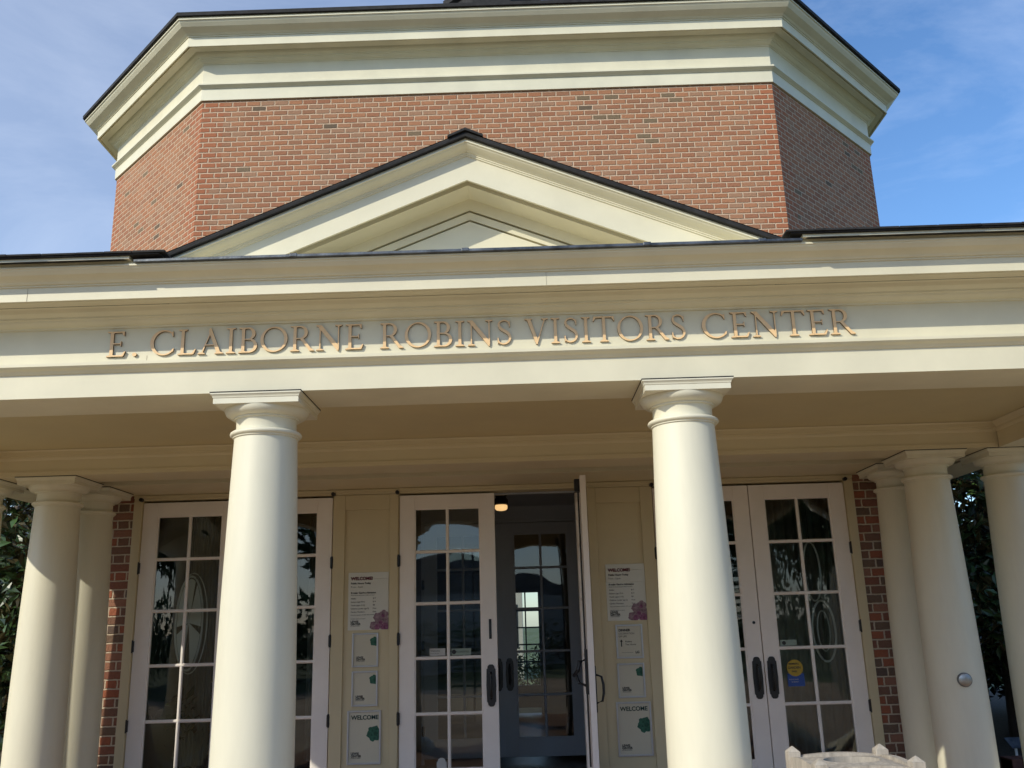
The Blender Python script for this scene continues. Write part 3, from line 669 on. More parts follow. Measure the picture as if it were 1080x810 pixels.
def glyph(c):
    if c == 'I': return stem(0.17), 0.34
    if c == 'E': return stem(0.17) + [P_((0.17, 0.945), (0.56, 0.945), (0.56, 1.0), (0.17, 1.0)), P_((0.53, 0.84), (0.575, 0.82), (0.57, 1.0), (0.49, 0.95)),
                                      P_((0.17, 0.49), (0.48, 0.49), (0.48, 0.54), (0.17, 0.54)), P_((0.455, 0.42), (0.485, 0.42), (0.485, 0.61), (0.455, 0.61)),
                                      P_((0.17, 0.0), (0.56, 0.0), (0.59, 0.055), (0.17, 0.055)), P_((0.51, 0.05), (0.585, 0.03), (0.635, 0.20), (0.60, 0.20))], 0.64
    if c == 'L': return stem(0.17) + [P_((0.17, 0.0), (0.55, 0.0), (0.59, 0.055), (0.17, 0.055)), P_((0.50, 0.05), (0.58, 0.03), (0.64, 0.21), (0.605, 0.21))], 0.62
    if c == 'T': return stem(0.40)[:2] + [P_((0.04, 0.945), (0.76, 0.945), (0.77, 1.0), (0.03, 1.0)), P_((0.0, 0.81), (0.035, 0.81), (0.12, 0.95), (0.03, 1.0)), P_((0.80, 0.81), (0.77, 1.0), (0.68, 0.95), (0.765, 0.81))], 0.80
    if c == 'A': return [P_((0.38, 1.02), (0.44, 1.02), (0.80, 0.02), (0.665, 0.02), (0.355, 0.88)), P_((0.12, 0.02), (0.165, 0.02), (0.42, 0.80), (0.40, 0.88)), P_((0.21, 0.33), (0.60, 0.33), (0.585, 0.38), (0.225, 0.38)),
                         serif(0.13, 0, 0.26, st=0.05), serif(0.74, 0, 0.30)], 0.88
    if c == 'V': return [P_((0.08, 0.98), (0.215, 0.98), (0.47, 0.17), (0.43, -0.02), (0.40, -0.02)), P_((0.40, -0.02), (0.45, -0.02), (0.755, 0.98), (0.705, 0.98)), serif(0.14, 1, 0.29, False), serif(0.73, 1, 0.25, False, st=0.05)], 0.86
    if c == 'N': return [P_((0.13, 0.02), (0.175, 0.02), (0.175, 0.95), (0.13, 0.95)), P_((0.06, 1.0), (0.20, 1.0), (0.80, 0.17), (0.80, -0.03), (0.76, -0.03), (0.10, 0.90)), P_((0.765, -0.02), (0.81, 0.05), (0.81, 0.98), (0.765, 0.98)),
                         serif(0.152, 0, 0.26, st=0.05), serif(0.787, 1, 0.26, False, st=0.05), serif(0.09, 1, 0.16, False, st=0.05)], 0.93
    if c == 'O': return [stroke(arc(0.47, 0.50, 0.415, 0.475, 100, 460, 56), lambda u: t_ + (T * 1.05 - t_) * abs(math.cos(R(100 + 360 * u - 14))) ** 1.5)], 0.94
    if c == 'C': return [stroke(arc(0.47, 0.50, 0.415, 0.475, 48, 318, 46), lambda u: t_ + 0.01 + (T * 1.05 - t_) * max(0, -math.cos(R(48 + 270 * u + 4))) ** 1.2),
                         P_((0.70, 0.86), (0.755, 0.74), (0.785, 0.74), (0.775, 0.95), (0.74, 0.93)), P_((0.72, 0.13), (0.80, 0.14), (0.825, 0.26), (0.785, 0.26), (0.74, 0.20))], 0.86
    if c == 'B': return stem(0.17) + [stroke([(0.17, 0.972)] + arc(0.33, 0.752, 0.20, 0.222, 90, -90, 22) + [(0.17, 0.53)], halfthick(0)),
                                      stroke([(0.17, 0.53)] + arc(0.36, 0.278, 0.245, 0.252, 90, -90, 22) + [(0.17, 0.028)], halfthick(0))], 0.68
    if c == 'R': return stem(0.17) + [stroke([(0.17, 0.972)] + arc(0.34, 0.735, 0.215, 0.238, 90, -90, 22) + [(0.17, 0.497)], halfthick(0)),
                                      P_((0.33, 0.51), (0.45, 0.52), (0.72, 0.12), (0.82, 0.04), (0.84, 0.0), (0.68, 0.0))], 0.80
    if c == 'S': return [stroke([(0.50, 0.80), (0.455, 0.90), (0.37, 0.955), (0.28, 0.965), (0.18, 0.93), (0.125, 0.85), (0.12, 0.76), (0.165, 0.665), (0.26, 0.585), (0.36, 0.52), (0.46, 0.43), (0.505, 0.33), (0.505, 0.22), (0.45, 0.11), (0.35, 0.045), (0.25, 0.035), (0.15, 0.075), (0.085, 0.17)],
                                lambda u: t_ + 0.012 + (T - t_) * math.exp(-((u - 0.52) / 0.19) ** 2)),
                         P_((0.485, 0.70), (0.515, 0.70), (0.52, 0.95), (0.47, 0.86)), P_((0.075, 0.03), (0.12, 0.12), (0.10, 0.29), (0.065, 0.29))], 0.60
    if c == '.': return [P_(*[(0.075 + 0.072 * math.cos(R(a)), 0.07 + 0.072 * math.sin(R(a))) for a in range(0, 360, 20)])], 0.15
def word(s, x0, x1, z0, h=0.146):
    gs = [(c,) + glyph(c) for c in s]; gap = 0.085
    tot = sum(g[2] for g in gs) + gap * (len(gs) - 1); k = (x1 - x0) / (tot * h) ; x = 0
    for c, parts, w_ in gs:
        b = MB(); i = 0; mid = w_ / 2
        for prt in parts:
            y0 = -0.012 - 0.0003 * i; i += 1
            if prt[0] == 'poly': b.prism([((p.x - mid) * h * k, p.y * h) for p in prt[1]], y0, -0.001)
            else:
                L_, R_ = prt[1], prt[2]; s0 = len(b.v); n = len(L_)
                for q in (L_, R_):
                    for yy in (y0, -0.001): b.v += [((p.x - mid) * h * k, yy, p.y * h) for p in q]
                # order: L front, L back, R front, R back
                for j in range(n - 1):
                    lf, lb, rf, rb = s0 + j, s0 + n + j, s0 + 2 * n + j, s0 + 3 * n + j
                    b.f += [(lf, rf, rf + 1, lf + 1), (lb, lb + 1, rb + 1, rb), (lf, lf + 1, lb + 1, lb), (rf, rb, rb + 1, rf + 1)]
                b.f += [(s0, s0 + n, s0 + 3 * n, s0 + 2 * n), (s0 + n - 1, s0 + 3 * n - 1, s0 + 4 * n - 1, s0 + 2 * n - 1)]
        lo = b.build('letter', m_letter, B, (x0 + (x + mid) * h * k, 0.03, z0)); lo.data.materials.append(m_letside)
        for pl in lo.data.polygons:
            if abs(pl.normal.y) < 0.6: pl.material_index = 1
        x += w_ + gap
word('E', -2.014, -1.905, 2.795); word('.', -1.868, -1.842, 2.795)
word('CLAIBORNE', -1.770, -0.590, 2.795); word('ROBINS', -0.500, 0.232, 2.795); word('VISITORS', 0.300, 1.190, 2.795); word('CENTER', 1.276, 2.106, 2.795)

# ------------------------------------------------------------------ signs on the door surround
def blob(b, cx, cz, r, y, n=26, lob=5, ph=0, clipx=None, clipz=None, a=0.16):
    pts = []
    for i in range(n):
        t = 2 * math.pi * i / n; rr_ = r * (1 + a * math.sin(lob * t + ph) + 0.05 * math.sin(11 * t + ph * 3))
        x, z = cx + rr_ * math.cos(t), cz + rr_ * math.sin(t)
        if clipx is not None: x = min(x, clipx)
        if clipz is not None: z = max(z, clipz)
        pts.append((x, z))
    b.prism(pts, y, y + 0.0006)
def logo(p, x, z, s=1.0):
    s *= 0.8
    text('LEWIS', 0.030 * s, (x, -0.0042, z + 0.020 * s), m_ink, p, 'logo', 0.0010 * s); text('GINTER', 0.030 * s, (x, -0.0042, z - 0.004 * s), m_ink, p, 'logo', 0.0010 * s)
    text('BOTANICAL GARDEN', 0.010 * s, (x, -0.0042, z - 0.017 * s), m_ink, p, 'logo')
def framed(x0, x1, z0, z1, label, cat='sign', welcome=False, group=None):
    s = tag(empty('sign', W3((x0 + x1) / 2, 0.004, z0)), label, cat, group); s.scale = (K, K, K); w = (x1 - x0) / 2; h = z1 - z0
    y = -0.0; f = 0.014
    b = MB(); b.box(-w, -w + f, -0.016, 0.004, 0, h); b.box(w - f, w, -0.016, 0.004, 0, h); b.box(-w + f, w - f, -0.0155, 0.004, 0, f); b.box(-w + f, w - f, -0.0155, 0.004, h - f, h); b.build('frame', m_signframe, s, bevel=0.003)
    b = MB(); b.box(-w + f, w - f, -0.003, 0.003, f, h - f); p = b.build('panel', m_signcream, s)
    return s, p, w - f, h - f, f
def green(x0, x1, z0, z1, label, group):
    s, p, w, h, f = framed(x0, x1, z0, z1, label, group=group)
    b = MB(); r = 0.036; cx, cz = w - 0.020, h - 0.055
    blob(b, cx, cz, r, -0.0042, lob=5, ph=0.7, clipx=w - 0.002, a=0.10); b.build('flower_print', m_leafgreen, p)
    b = MB(); blob(b, cx + 0.008, cz - 0.004, r * 0.35, -0.0049, lob=4, ph=2, clipx=w - 0.003); b.build('flower_print', m_leafdark, p)
    logo(p, -w + 0.020, f + 0.042, 0.9)
def green_big(x0, x1, z0, z1, label, group):
    s, p, w, h, f = framed(x0, x1, z0, z1, label, group=group)
    text('WELCOME', 0.046, (-w + 0.018, -0.0042, h - 0.055), mat('sign_dark_green_ink', (0.01, 0.045, 0.035, 1), 0.6), p, 'lettering', 0.0012)
    b = MB(); cx, cz = w - 0.042, h - 0.165; r = 0.058
    blob(b, cx, cz, r, -0.0042, lob=6, ph=0.4, clipx=w - 0.002, a=0.10); b.build('flower_print', m_leafgreen, p)
    b = MB(); blob(b, cx + 0.012, cz, 0.018, -0.0050, lob=5, ph=1); 
    for k in range(6): blob(b, cx + 0.012 + 0.034 * math.cos(k * 1.05 + .3), cz + 0.034 * math.sin(k * 1.05 + .3), 0.009, -0.0050 - 0.0001 * k, n=12, lob=3, ph=k, clipx=w - 0.003)
    b.build('flower_print', m_leafdark, p)
    logo(p, -w + 0.018, f + 0.045, 1.0)
def hours(x0, x1, z0, z1, label, group):
    s = tag(empty('sign', W3((x0 + x1) / 2, 0.004, z0)), label, 'sign', group); s.scale = (K, K, K); w = (x1 - x0) / 2; h = z1 - z0
    b = MB(); b.box(-w, w, -0.003, 0.004, 0, h); p = b.build('panel', m_sign, s, bevel=0.001)
    b = MB(); b.box(-w, w, -0.0115, -0.0035, h - 0.145, h - 0.05); b.box(-w, w, -0.009, -0.0035, h - 0.048, h + 0.004); ins = b.build('insert', m_sign, s, bevel=0.001)
    x = -w + 0.022
    text('WELCOME!', 0.036, (x, -0.0125, h - 0.058), m_maroon, ins, 'lettering', 0.0016)
    text('Public Hours Today', 0.021, (x, -0.0125, h - 0.092), m_ink, ins, 'lettering', 0.0006)
    text('9 a.m. - 5 p.m.', 0.018, (x, -0.0125, h - 0.120), m_ink, ins, 'lettering')
    text('Regular Garden Admission', 0.0195, (x, -0.0042, h - 0.170), m_ink, p, 'lettering', 0.0006)
    text('(Prices may vary during special exhibits and events)', 0.0095, (x, -0.0042, h - 0.186), m_ink, p, 'lettering')
    for i, (a, c) in enumerate((('Adults', '$17'), ('Seniors (age 55+)', '$14'), ('Youth (ages 3-12)', '$8'), ('Children (under age 3)', 'Free'), ('Garden Members', 'Free'))):
        text(a, 0.0165, (x, -0.0042, h - 0.215 - 0.0275 * i), m_ink, p, 'lettering'); text(c, 0.0165, (x + 0.185, -0.0042, h - 0.215 - 0.0275 * i), m_ink, p, 'lettering')
    text('Discounted admission with EBT, WIC and Medicaid', 0.0100, (x, -0.0042, h - 0.347), m_ink, p, 'lettering'); text('Admission supports our mission', 0.0095, (x, -0.0042, h - 0.378), m_ink, p, 'lettering')
    logo(p, x, 0.045, 1.0)
    for mm_, bl in ((m_purple, ((w - 0.040, 0.118, 0.040, 5), (w - 0.088, 0.100, 0.038, 6), (w - 0.120, 0.033, 0.036, 5), (w - 0.060, 0.052, 0.048, 6), (w - 0.012, 0.060, 0.040, 5))),
                    (m_purple2, ((w - 0.030, 0.022, 0.034, 5), (w - 0.066, 0.058, 0.018, 5), (w - 0.092, 0.022, 0.024, 6), (w - 0.045, 0.112, 0.015, 5)))):
        b = MB()
        for k, (cx, cz, r, lb) in enumerate(bl): blob(b, cx, cz, r, -0.0040 - 0.0002 * k - (0.0012 if mm_ is m_purple2 else 0), lob=lb, ph=k * 1.3, clipx=w - 0.001, clipz=0.001, a=0.09)
        b.build('flower_print', mm_, p)
hours(-1.232, -0.892, 1.305, 1.772, 'admission prices sign with purple flowers left of the entrance', 'hours and admission signs')
hours(0.940, 1.268, 1.320, 1.780, 'admission prices sign with purple flowers right of the entrance', 'hours and admission signs')
green(-1.193, -0.974, 1.009, 1.281, 'small framed sign directly below the purple-flower sign left of the entrance', 'small framed green-flower signs')
green(-1.192, -0.976, 0.702, 0.979, 'small framed sign directly above the WELCOME frame left of the entrance', 'small framed green-flower signs')
green_big(-1.222, -0.946, 0.260, 0.671, 'large framed WELCOME sign with green flower left of the entrance', 'framed welcome signs')
green(0.994, 1.217, 0.710, 0.981, 'small framed sign with green flower right of the entrance', 'small framed green-flower signs')
green_big(0.968, 1.250, 0.265, 0.680, 'large framed WELCOME sign with green flower right of the entrance', 'framed welcome signs')
s, p, w, h, f = framed(0.997, 1.220, 1.018, 1.289, 'small framed notice with an upward arrow right of the entrance')
text('DINNER', 0.026, (-w + 0.012, -0.0042, h - 0.040), m_ink, p, 'lettering', 0.0010); text('CELEBRATION', 0.020, (-w + 0.012, -0.0042, h - 0.065), mat('grey_ink', (0.16, 0.16, 0.15, 1)), p); text('OF LIFE', 0.020, (-w + 0.012, -0.0042, h - 0.088), m_ink, p)
b = MB(); b.prism([(-0.071, 0.095), (-0.063, 0.095), (-0.063, 0.135), (-0.055, 0.135), (-0.067, 0.152), (-0.079, 0.135), (-0.071, 0.135)], -0.0042, -0.0036); b.build('arrow', m_ink, p)
text('Robins', 0.020, (-0.035, -0.0042, 0.128), m_ink, p); text('Tea House', 0.020, (-0.035, -0.0042, 0.105), m_ink, p)
b = MB(); b.box(-0.07, 0.025, -0.0042, -0.0036, 0.046, 0.0475); b.build('rule', m_ink, p); text('LG', 0.026, (0.045, -0.0042, 0.040), m_ink, p, 'logo', 0.001)

# ------------------------------------------------------------------ teak litter bin
T_ = tag(empty('litter_bin', (1.745, -0.206, GZ)), 'weathered wooden litter bin with an oval hole in its top', 'bin')
q = 0.212; H_ = 0.90
for sx in (-1, 1):
    for s2_ in (-1, 1):
        b = MB(); p = 0.030; x, y = sx * q, s2_ * q
        b.box(x - p, x + p, y - p, y + p, 0, H_ + 0.025)
        s0 = len(b.v); b.v += [(x - p, y - p, H_ + 0.0251), (x + p, y - p, H_ + 0.0251), (x + p, y + p, H_ + 0.0251), (x - p, y + p, H_ + 0.0251), (x, y, H_ + 0.052)]
        b.f += [(s0, s0 + 1, s0 + 4), (s0 + 1, s0 + 2, s0 + 4), (s0 + 2, s0 + 3, s0 + 4), (s0 + 3, s0, s0 + 4)]
        b.build('post', m_teak, T_, bevel=0.003)
b = MB()
for k in range(4):
    for i in range(5):
        a = -0.155 + i * 0.0775
        for z0, z1 in ((0.10, H_ - 0.07),):
            if k == 0: b.box(a - 0.031, a + 0.031, -q - 0.012, -q + 0.008, z0, z1)
            if k == 1: b.box(a - 0.031, a + 0.031, q - 0.008, q + 0.012, z0, z1)
            if k == 2: b.box(-q - 0.012, -q + 0.008, a - 0.031, a + 0.031, z0, z1)
            if k == 3: b.box(q - 0.008, q + 0.012, a - 0.031, a + 0.031, z0, z1)
b.build('slat_panel', m_teak, T_, bevel=0.003)
def arch_rail(b, axis, s_):
    n = 14
    for i in range(n):
        a0 = -q + 0.03 + (2 * q - 0.06) * i / n; a1 = -q + 0.03 + (2 * q - 0.06) * (i + 1) / n
        h0 = 0.016 * (1 - (a0 / q) ** 2); h1 = 0.016 * (1 - (a1 / q) ** 2)
        c0, c1 = s_ * q - 0.016, s_ * q + 0.016
        pts = []
        for a, h in ((a0, h0), (a1, h1)):
            for c, z in ((c0, H_ - 0.085), (c1, H_ - 0.085), (c1, H_ + h), (c0, H_ + h)):
                pts.append((a, c, z) if axis == 'x' else (c, a, z))
        s0 = len(b.v); b.v += pts
        for f_ in ((0, 1, 5, 4), (1, 2, 6, 5), (2, 3, 7, 6), (3, 0, 4, 7)): b.f.append(tuple(s0 + z for z in f_))
b = MB()
for ax in 'xy':
    for s_ in (-1, 1): arch_rail(b, ax, s_)
b.build('arched_rail', m_teak, T_)
# lid with an oval opening
b = MB(); n = 48; zi = H_ - 0.001
ring, outr = [], []
for i in range(n):
    t = 2 * math.pi * i / n + math.pi / 4; c, s = math.cos(t), math.sin(t); k = 0.196 / max(abs(c), abs(s))
    ring.append((0.128 * c, 0.100 * s)); outr.append((k * c, k * s))
for z in (zi, zi - 0.028):
    s0 = len(b.v); b.v += [(x, y, z + 0.012) for x, y in ring] + [(x, y, z) for x, y in outr]
    for i in range(n):
        j = (i + 1) % n; b.f.append((s0 + i, s0 + j, s0 + n + j, s0 + n + i))
for i in range(n):
    j = (i + 1) % n; b.f.append((i, j, 2 * n + j, 2 * n + i)); b.f.append((n + i, n + j, 3 * n + j, 3 * n + i))
b.build('lid', m_teak, T_)
b = MB(); b.lathe([(0.02, 0.06), (0.15, 0.06), (0.155, 0.30), (0.158, H_ - 0.04), (0.150, H_ - 0.04), (0.148, 0.30), (0.14, 0.07), (0.02, 0.07)], 32, cap=False); b.build('liner', m_black, T_, smooth=True)

# plant marker in the right bed
mk = tag(empty('plant_marker', (5.02, 4.85, GZ + 0.10)), 'small grey plant label on a white stake in the right bed', 'plant label')
b = MB(); b.box(-0.012, 0.012, -0.004, 0.004, 0, 0.17); b.build('stake', m_white, mk)
b = MB(); s0 = 0
b.v += [(-0.085, 0.03, 0.255), (0.085, 0.03, 0.255), (0.075, -0.05, 0.165), (-0.055, -0.05, 0.165), (-0.085, 0.036, 0.252), (0.085, 0.036, 0.252), (0.075, -0.044, 0.162), (-0.055, -0.044, 0.162)]
b.f += [(0, 1, 2, 3), (7, 6, 5, 4), (0, 4, 5, 1), (1, 5, 6, 2), (2, 6, 7, 3), (3, 7, 4, 0)]; b.build('plate', m_lead, mk)

# ------------------------------------------------------------------ trees
def leaf_mat(name, top, bottom, rough=0.35):
    m = bpy.data.materials.new(name); m.use_nodes = True; n, l = m.node_tree.nodes, m.node_tree.links
    p = n['Principled BSDF']; p.inputs['Roughness'].default_value = rough
    g = n.new('ShaderNodeNewGeometry'); at = n.new('ShaderNodeAttribute'); at.attribute_name = 'tone'
    rr_ = n.new('ShaderNodeValToRGB'); rr_.color_ramp.elements[0].color = tuple(c * 0.45 for c in top[:3]) + (1,); rr_.color_ramp.elements[1].color = tuple(min(1, c * 1.7) for c in top[:3]) + (1,)
    l.new(at.outputs['Fac'], rr_.inputs[0])
    x = n.new('ShaderNodeMix'); x.data_type = 'RGBA'; l.new(g.outputs['Backfacing'], x.inputs[0]); l.new(rr_.outputs[0], x.inputs[6]); x.inputs[7].default_value = bottom
    l.new(x.outputs[2], p.inputs['Base Color'])
    return m
m_magn = leaf_mat('magnolia_leaf', (0.040, 0.075, 0.022, 1), (0.075, 0.062, 0.025, 1), 0.28)
m_oak = leaf_mat('broad_leaf', (0.06, 0.10, 0.03, 1), (0.05, 0.08, 0.025, 1), 0.5)
m_hedge = leaf_mat('shrub_leaf', (0.09, 0.12, 0.03, 1), (0.08, 0.10, 0.03, 1), 0.5)
def crown_mesh(name, m, lobes, count, size, seed, wide=0.42):
    rnd = random.Random(seed); V, Fc, tone = [], [], []
    tw = sum(l[3] * l[4] * l[5] for l in lobes)
    for (cx, cy_, cz, rx, ry, rz_) in lobes:
        k = int(count * rx * ry * rz_ / tw)
        for _ in range(k):
            d = Vector((rnd.gauss(0, 1), rnd.gauss(0, 1), rnd.gauss(0, 1))).normalized(); rad = rnd.random() ** 0.35 * rnd.uniform(0.78, 1.12)
            p = Vector((cx + d.x * rx * rad, cy_ + d.y * ry * rad, cz + d.z * rz_ * rad))
            if p.z < 0.02: continue
            ax = (d * 0.6 + Vector((rnd.uniform(-1, 1), rnd.uniform(-1, 1), rnd.uniform(-0.6, 1)))).normalized()
            nn = (Vector((rnd.uniform(-1, 1), rnd.uniform(-1, 1), rnd.uniform(0.0, 1.4))) + d * 0.5)
            sd_ = ax.cross(nn).normalized(); nn = sd_.cross(ax).normalized()
            L_ = size * rnd.uniform(0.6, 1.25); w_ = L_ * wide; b0 = len(V)
            V.extend([tuple(p), tuple(p + ax * L_ * 0.45 + sd_ * w_ * 0.5 + nn * L_ * 0.08), tuple(p + ax * L_ - nn * L_ * 0.05), tuple(p + ax * L_ * 0.45 - sd_ * w_ * 0.5 + nn * L_ * 0.08), tuple(p + ax * L_ * 0.5)])
            Fc.extend([(b0, b0 + 1, b0 + 2, b0 + 4), (b0, b0 + 4, b0 + 2, b0 + 3)]); tn = rnd.random(); tone.extend([tn, tn])
    me = bpy.data.meshes.new(name); me.from_pydata(V, [], Fc); a = me.attributes.new('tone', 'FLOAT', 'FACE'); a.data.foreach_set('value', tone); me.materials.append(m)
    return me
def tree(name, loc, label, cat, lobes, count, size, m, seed, trunk_h, tr=0.16, group=None, limbs=7, wide=0.42, mesh=None):
    t = tag(empty(name, loc), label, cat, group); rnd = random.Random(seed + 50)
    me = mesh or crown_mesh('crown', m, lobes, count, size, seed, wide)
    c = bpy.data.objects.new('crown', me); COL.objects.link(c); c.parent = t
    b = MB(); b.tube([(0, 0, 0), (0.03, 0.02, trunk_h * 0.3), (-0.02, 0.03, trunk_h * 0.65), (0.02, 0, trunk_h)], [tr * 1.25, tr, tr * 0.75, tr * 0.35], 12)
    for i in range(limbs):
        lb = lobes[i % len(lobes)]; z = trunk_h * rnd.uniform(0.2, 0.8); e = Vector((lb[0] + rnd.uniform(-.5, .5) * lb[3], lb[1] + rnd.uniform(-.5, .5) * lb[4], max(lb[2], z) + rnd.uniform(0, .5) * lb[5]))
        a = Vector((0, 0, z)); b.tube([tuple(a), tuple(a.lerp(e, 0.5) + Vector((0, 0, 0.12))), tuple(e)], [tr * 0.4, tr * 0.25, tr * 0.08], 7)
    b.build('trunk', m_bark, t, smooth=True)
    return t, me
def lobes_cone(h, r, z0, n, seed):
    rnd = random.Random(seed); out = []
    for i in range(n):
        t = i / (n - 1); z = z0 + (h - z0) * t; rad = r * (1 - 0.75 * t ** 1.3); a = i * 2.4
        out.append((math.cos(a) * rad * 0.55, math.sin(a) * rad * 0.55, z, rad * rnd.uniform(.65, .85), rad * rnd.uniform(.65, .85), (h - z0) / n * rnd.uniform(1.4, 1.9)))
    return out
tree('magnolia_tree', (5.9, 6.3, GZ), 'dark glossy magnolia right of the portico, seen between the rear columns', 'tree', lobes_cone(4.6, 1.9, 0.9, 12, 1), 15000, 0.165, m_magn, 3, 3.9, group='magnolias beside the portico')
tree('magnolia_tree', (-5.6, 6.2, GZ), 'dark magnolia left of the portico, at the left picture edge', 'tree', lobes_cone(4.4, 1.9, 0.7, 12, 2), 15000, 0.16, m_magn, 4, 3.8, group='magnolias beside the portico')
tree('magnolia_tree', (8.3, 9.2, GZ), 'dense dark magnolia farther back at the right picture edge', 'tree', lobes_cone(4.6, 2.4, 0.6, 12, 5), 14000, 0.19, m_magn, 8, 4.0, group='magnolias beside the portico')
tree('magnolia_tree', (-8.2, 9.0, GZ), 'dense dark magnolia farther back at the left picture edge', 'tree', lobes_cone(4.4, 2.4, 0.5, 12, 6), 14000, 0.19, m_magn, 9, 4.0, group='magnolias beside the portico')
# trees across the forecourt, mirrored in the door glass
lbs = [(0, 0, 5.2, 2.4, 2.3, 1.8), (1.3, 0.4, 4.2, 1.7, 1.6, 1.3), (-1.4, -0.3, 4.4, 1.7, 1.6, 1.3), (0.4, 1.0, 6.6, 1.5, 1.5, 1.2), (-0.5, -0.9, 3.6, 1.5, 1.4, 1.0)]
shared = None
ring = [(-25, -21), (-18.5, -24), (-12.6, -22), (10, -23), (16, -24), (22.5, -21)]
words = ['one', 'two', 'three', 'four', 'five', 'six', 'seven', 'eight', 'nine', 'ten', 'eleven', 'twelve']
for i, (x, y) in enumerate(ring):
    t, shared = tree('shade_tree', (x, y, GZ), 'round shade tree across the forecourt mirrored in the door glass, number %s from the left' % words[i], 'tree', lbs, 11000, 0.36, m_oak, 21, 5.2, group='shade trees across the forecourt', mesh=shared)
    t.rotation_euler = (0, 0, i * 1.3); k = 0.95 + 0.11 * ((i * 7) % 4); t.scale = (k * 1.15, k * 1.15, k)
# seen through the far window: white cottage and shrubs
H2 = tag(empty('white_cottage', (-0.3, 24, GZ)), 'white cottage glimpsed through the far window behind the entrance doors', 'house')
b = MB(); b.box(-3.5, 0.45, 0, 4, 0, 3.6); b.build('wall', m_house, H2)
b = MB(); b.prism([(-3.8, 3.6), (0.8, 3.6), (-1.5, 5.2)], -0.2, 4.2); b.build('roof', m_shingle, H2)
for x in (-2.6, -1.1, 0.0):
    b = MB(); b.box(x - 0.3, x + 0.3, -0.02, 0.02, 0.9, 2.2); b.build('window', m_black, H2)
me = None
for i, (x, y, k) in enumerate(((0.9, 15.5, 1.0), (-0.4, 17.5, .85), (2.2, 20, 1.6), (-2.1, 19, 1.1))):
    t = tag(empty('shrub', (x, y, GZ)), 'sunlit shrub beyond the far window, ' + ['in front and right', 'middle, before the cottage', 'tallest, at the back right', 'left of the others'][i], 'shrub', 'shrubs beyond the far window')
    me = me or crown_mesh('foliage', m_hedge, [(0, 0, 0.55, 0.8, 0.7, 0.6), (0.3, 0.2, 0.8, 0.5, 0.5, 0.4)], 1600, 0.12, 77)
    c = bpy.data.objects.new('foliage', me); COL.objects.link(c); c.parent = t; t.scale = (k, k, k)

hedge_me = None
for i in range(9):
    t = tag(empty('hedge', (-22 + i * 5.2, -17.5, GZ)), 'clipped hedge length mirrored in the door glass, %s from the left' % ['first', 'second', 'third', 'fourth', 'fifth', 'sixth', 'seventh', 'eighth', 'ninth'][i], 'hedge', 'hedges across the forecourt')
    hedge_me = hedge_me or crown_mesh('foliage', m_oak, [(-1.2, 0, 0.9, 1.7, 0.6, 0.9), (1.2, 0, 0.9, 1.7, 0.6, 0.9)], 2600, 0.15, 91)
    c = bpy.data.objects.new('foliage', hedge_me); COL.objects.link(c); c.parent = t
Gh = tag(empty('pavilion', (-3.2, -26, GZ)), 'white framed garden pavilion mirrored in the door glass', 'pavilion')
b = MB()
for i in range(13): b.box(-4.8 + i * 0.8 - 0.05, -4.8 + i * 0.8 + 0.05, -0.06, 0.06, 0, 2.7)
for z in (0.05, 1.0, 1.85, 2.7): b.box(-4.85, 4.85, -0.055, 0.055, z - 0.06, z + 0.06)
b.build('frame', m_white, Gh)
b = MB(); b.box(-4.8, 4.8, -0.01, 0.01, 0.1, 2.65); b.build('glass', mat('dark_window', (0.03, 0.05, 0.06, 1), 0.1), Gh)
b = MB(); b.box(-4.8, 4.8, 5.0, 5.2, 0, 2.7); b.build('rear_wall', m_house, Gh)
b = MB(); b.prism([(-5.2, 2.78), (5.2, 2.78), (3.2, 4.3), (-3.2, 4.3)], -5.8, 0.3); b.build('roof', m_lead, Gh)

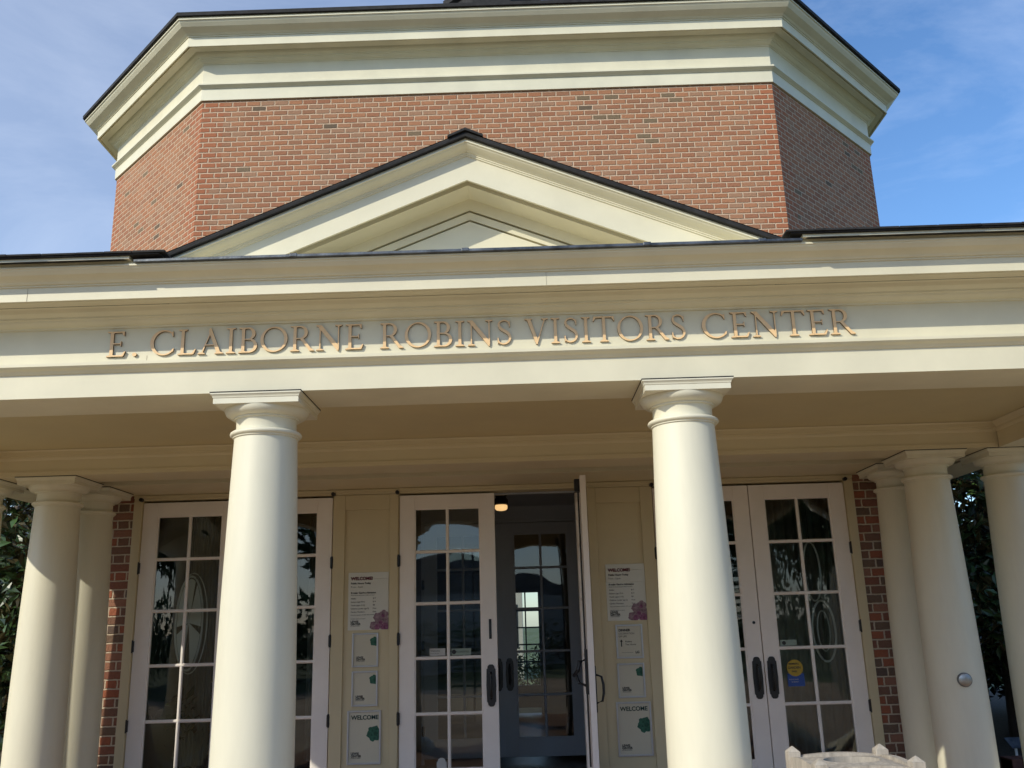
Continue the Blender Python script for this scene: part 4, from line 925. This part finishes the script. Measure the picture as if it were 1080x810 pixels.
# solid ovals on cords, added behind the outer doors to imitate glass reflections
def oval_rod(b, cx, cz, ax, az, y, r=0.008, n=48):
    pts = [(cx + ax * math.cos(2 * math.pi * i / n), y, cz + az * math.sin(2 * math.pi * i / n)) for i in range(n + 1)]; b.tube(pts, [r] * len(pts), 6)
m_pale = mat('pale_reflection', (0.80, 0.82, 0.78, 1), 0.3, 0.02)
O1 = tag(empty('oval_reflection', (-2.885, 3.96, 1.415)), 'pale oval ornament with dark spokes, solid stand-in for mirrored light behind the far left glass door', 'reflection')
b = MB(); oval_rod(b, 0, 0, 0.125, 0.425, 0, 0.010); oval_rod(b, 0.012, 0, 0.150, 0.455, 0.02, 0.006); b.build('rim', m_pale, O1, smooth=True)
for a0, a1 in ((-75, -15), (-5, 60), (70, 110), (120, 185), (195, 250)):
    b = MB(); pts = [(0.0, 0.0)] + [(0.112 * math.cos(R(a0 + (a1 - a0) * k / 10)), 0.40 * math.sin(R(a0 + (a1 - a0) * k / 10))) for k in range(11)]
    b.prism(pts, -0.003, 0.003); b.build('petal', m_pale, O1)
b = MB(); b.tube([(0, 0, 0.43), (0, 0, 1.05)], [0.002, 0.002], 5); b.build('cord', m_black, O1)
O2 = tag(empty('oval_reflection', (2.98, 3.96, 1.30)), 'two linked thin pale oval rings standing in for reflections behind the far right glass door', 'reflection')
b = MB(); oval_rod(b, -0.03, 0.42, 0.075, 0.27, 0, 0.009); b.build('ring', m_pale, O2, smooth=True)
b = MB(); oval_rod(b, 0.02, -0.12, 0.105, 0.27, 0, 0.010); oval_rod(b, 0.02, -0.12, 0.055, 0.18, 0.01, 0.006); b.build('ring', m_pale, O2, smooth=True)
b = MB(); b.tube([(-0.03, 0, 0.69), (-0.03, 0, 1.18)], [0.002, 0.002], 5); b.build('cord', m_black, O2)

rw = random.Random(4)
wl_ = []
for i in range(46):
    a = R(150 + 240 * i / 45); d_ = 46 + rw.uniform(-4, 6); wl_.append((math.cos(a) * d_ * 1.1, math.sin(a) * d_, rw.uniform(0.8, 1.6), 4.5, 3.5, rw.uniform(2.0, 3.4)))
for i in range(10):
    for s_ in (-1, 1): wl_.append((s_ * (30 + 2 * i), 6 + 4 * i, 4, 4.5, 4.5, rw.uniform(4, 6)))
me = crown_mesh('far_wood', m_oak, wl_, 26000, 0.95, 99, wide=0.6)
o = bpy.data.objects.new('far_wood', me); COL.objects.link(o); o.location = (0, 0, GZ); o['kind'] = 'stuff'; o['label'] = 'far wood around the garden, mirrored in the door glass'; o['category'] = 'wood'
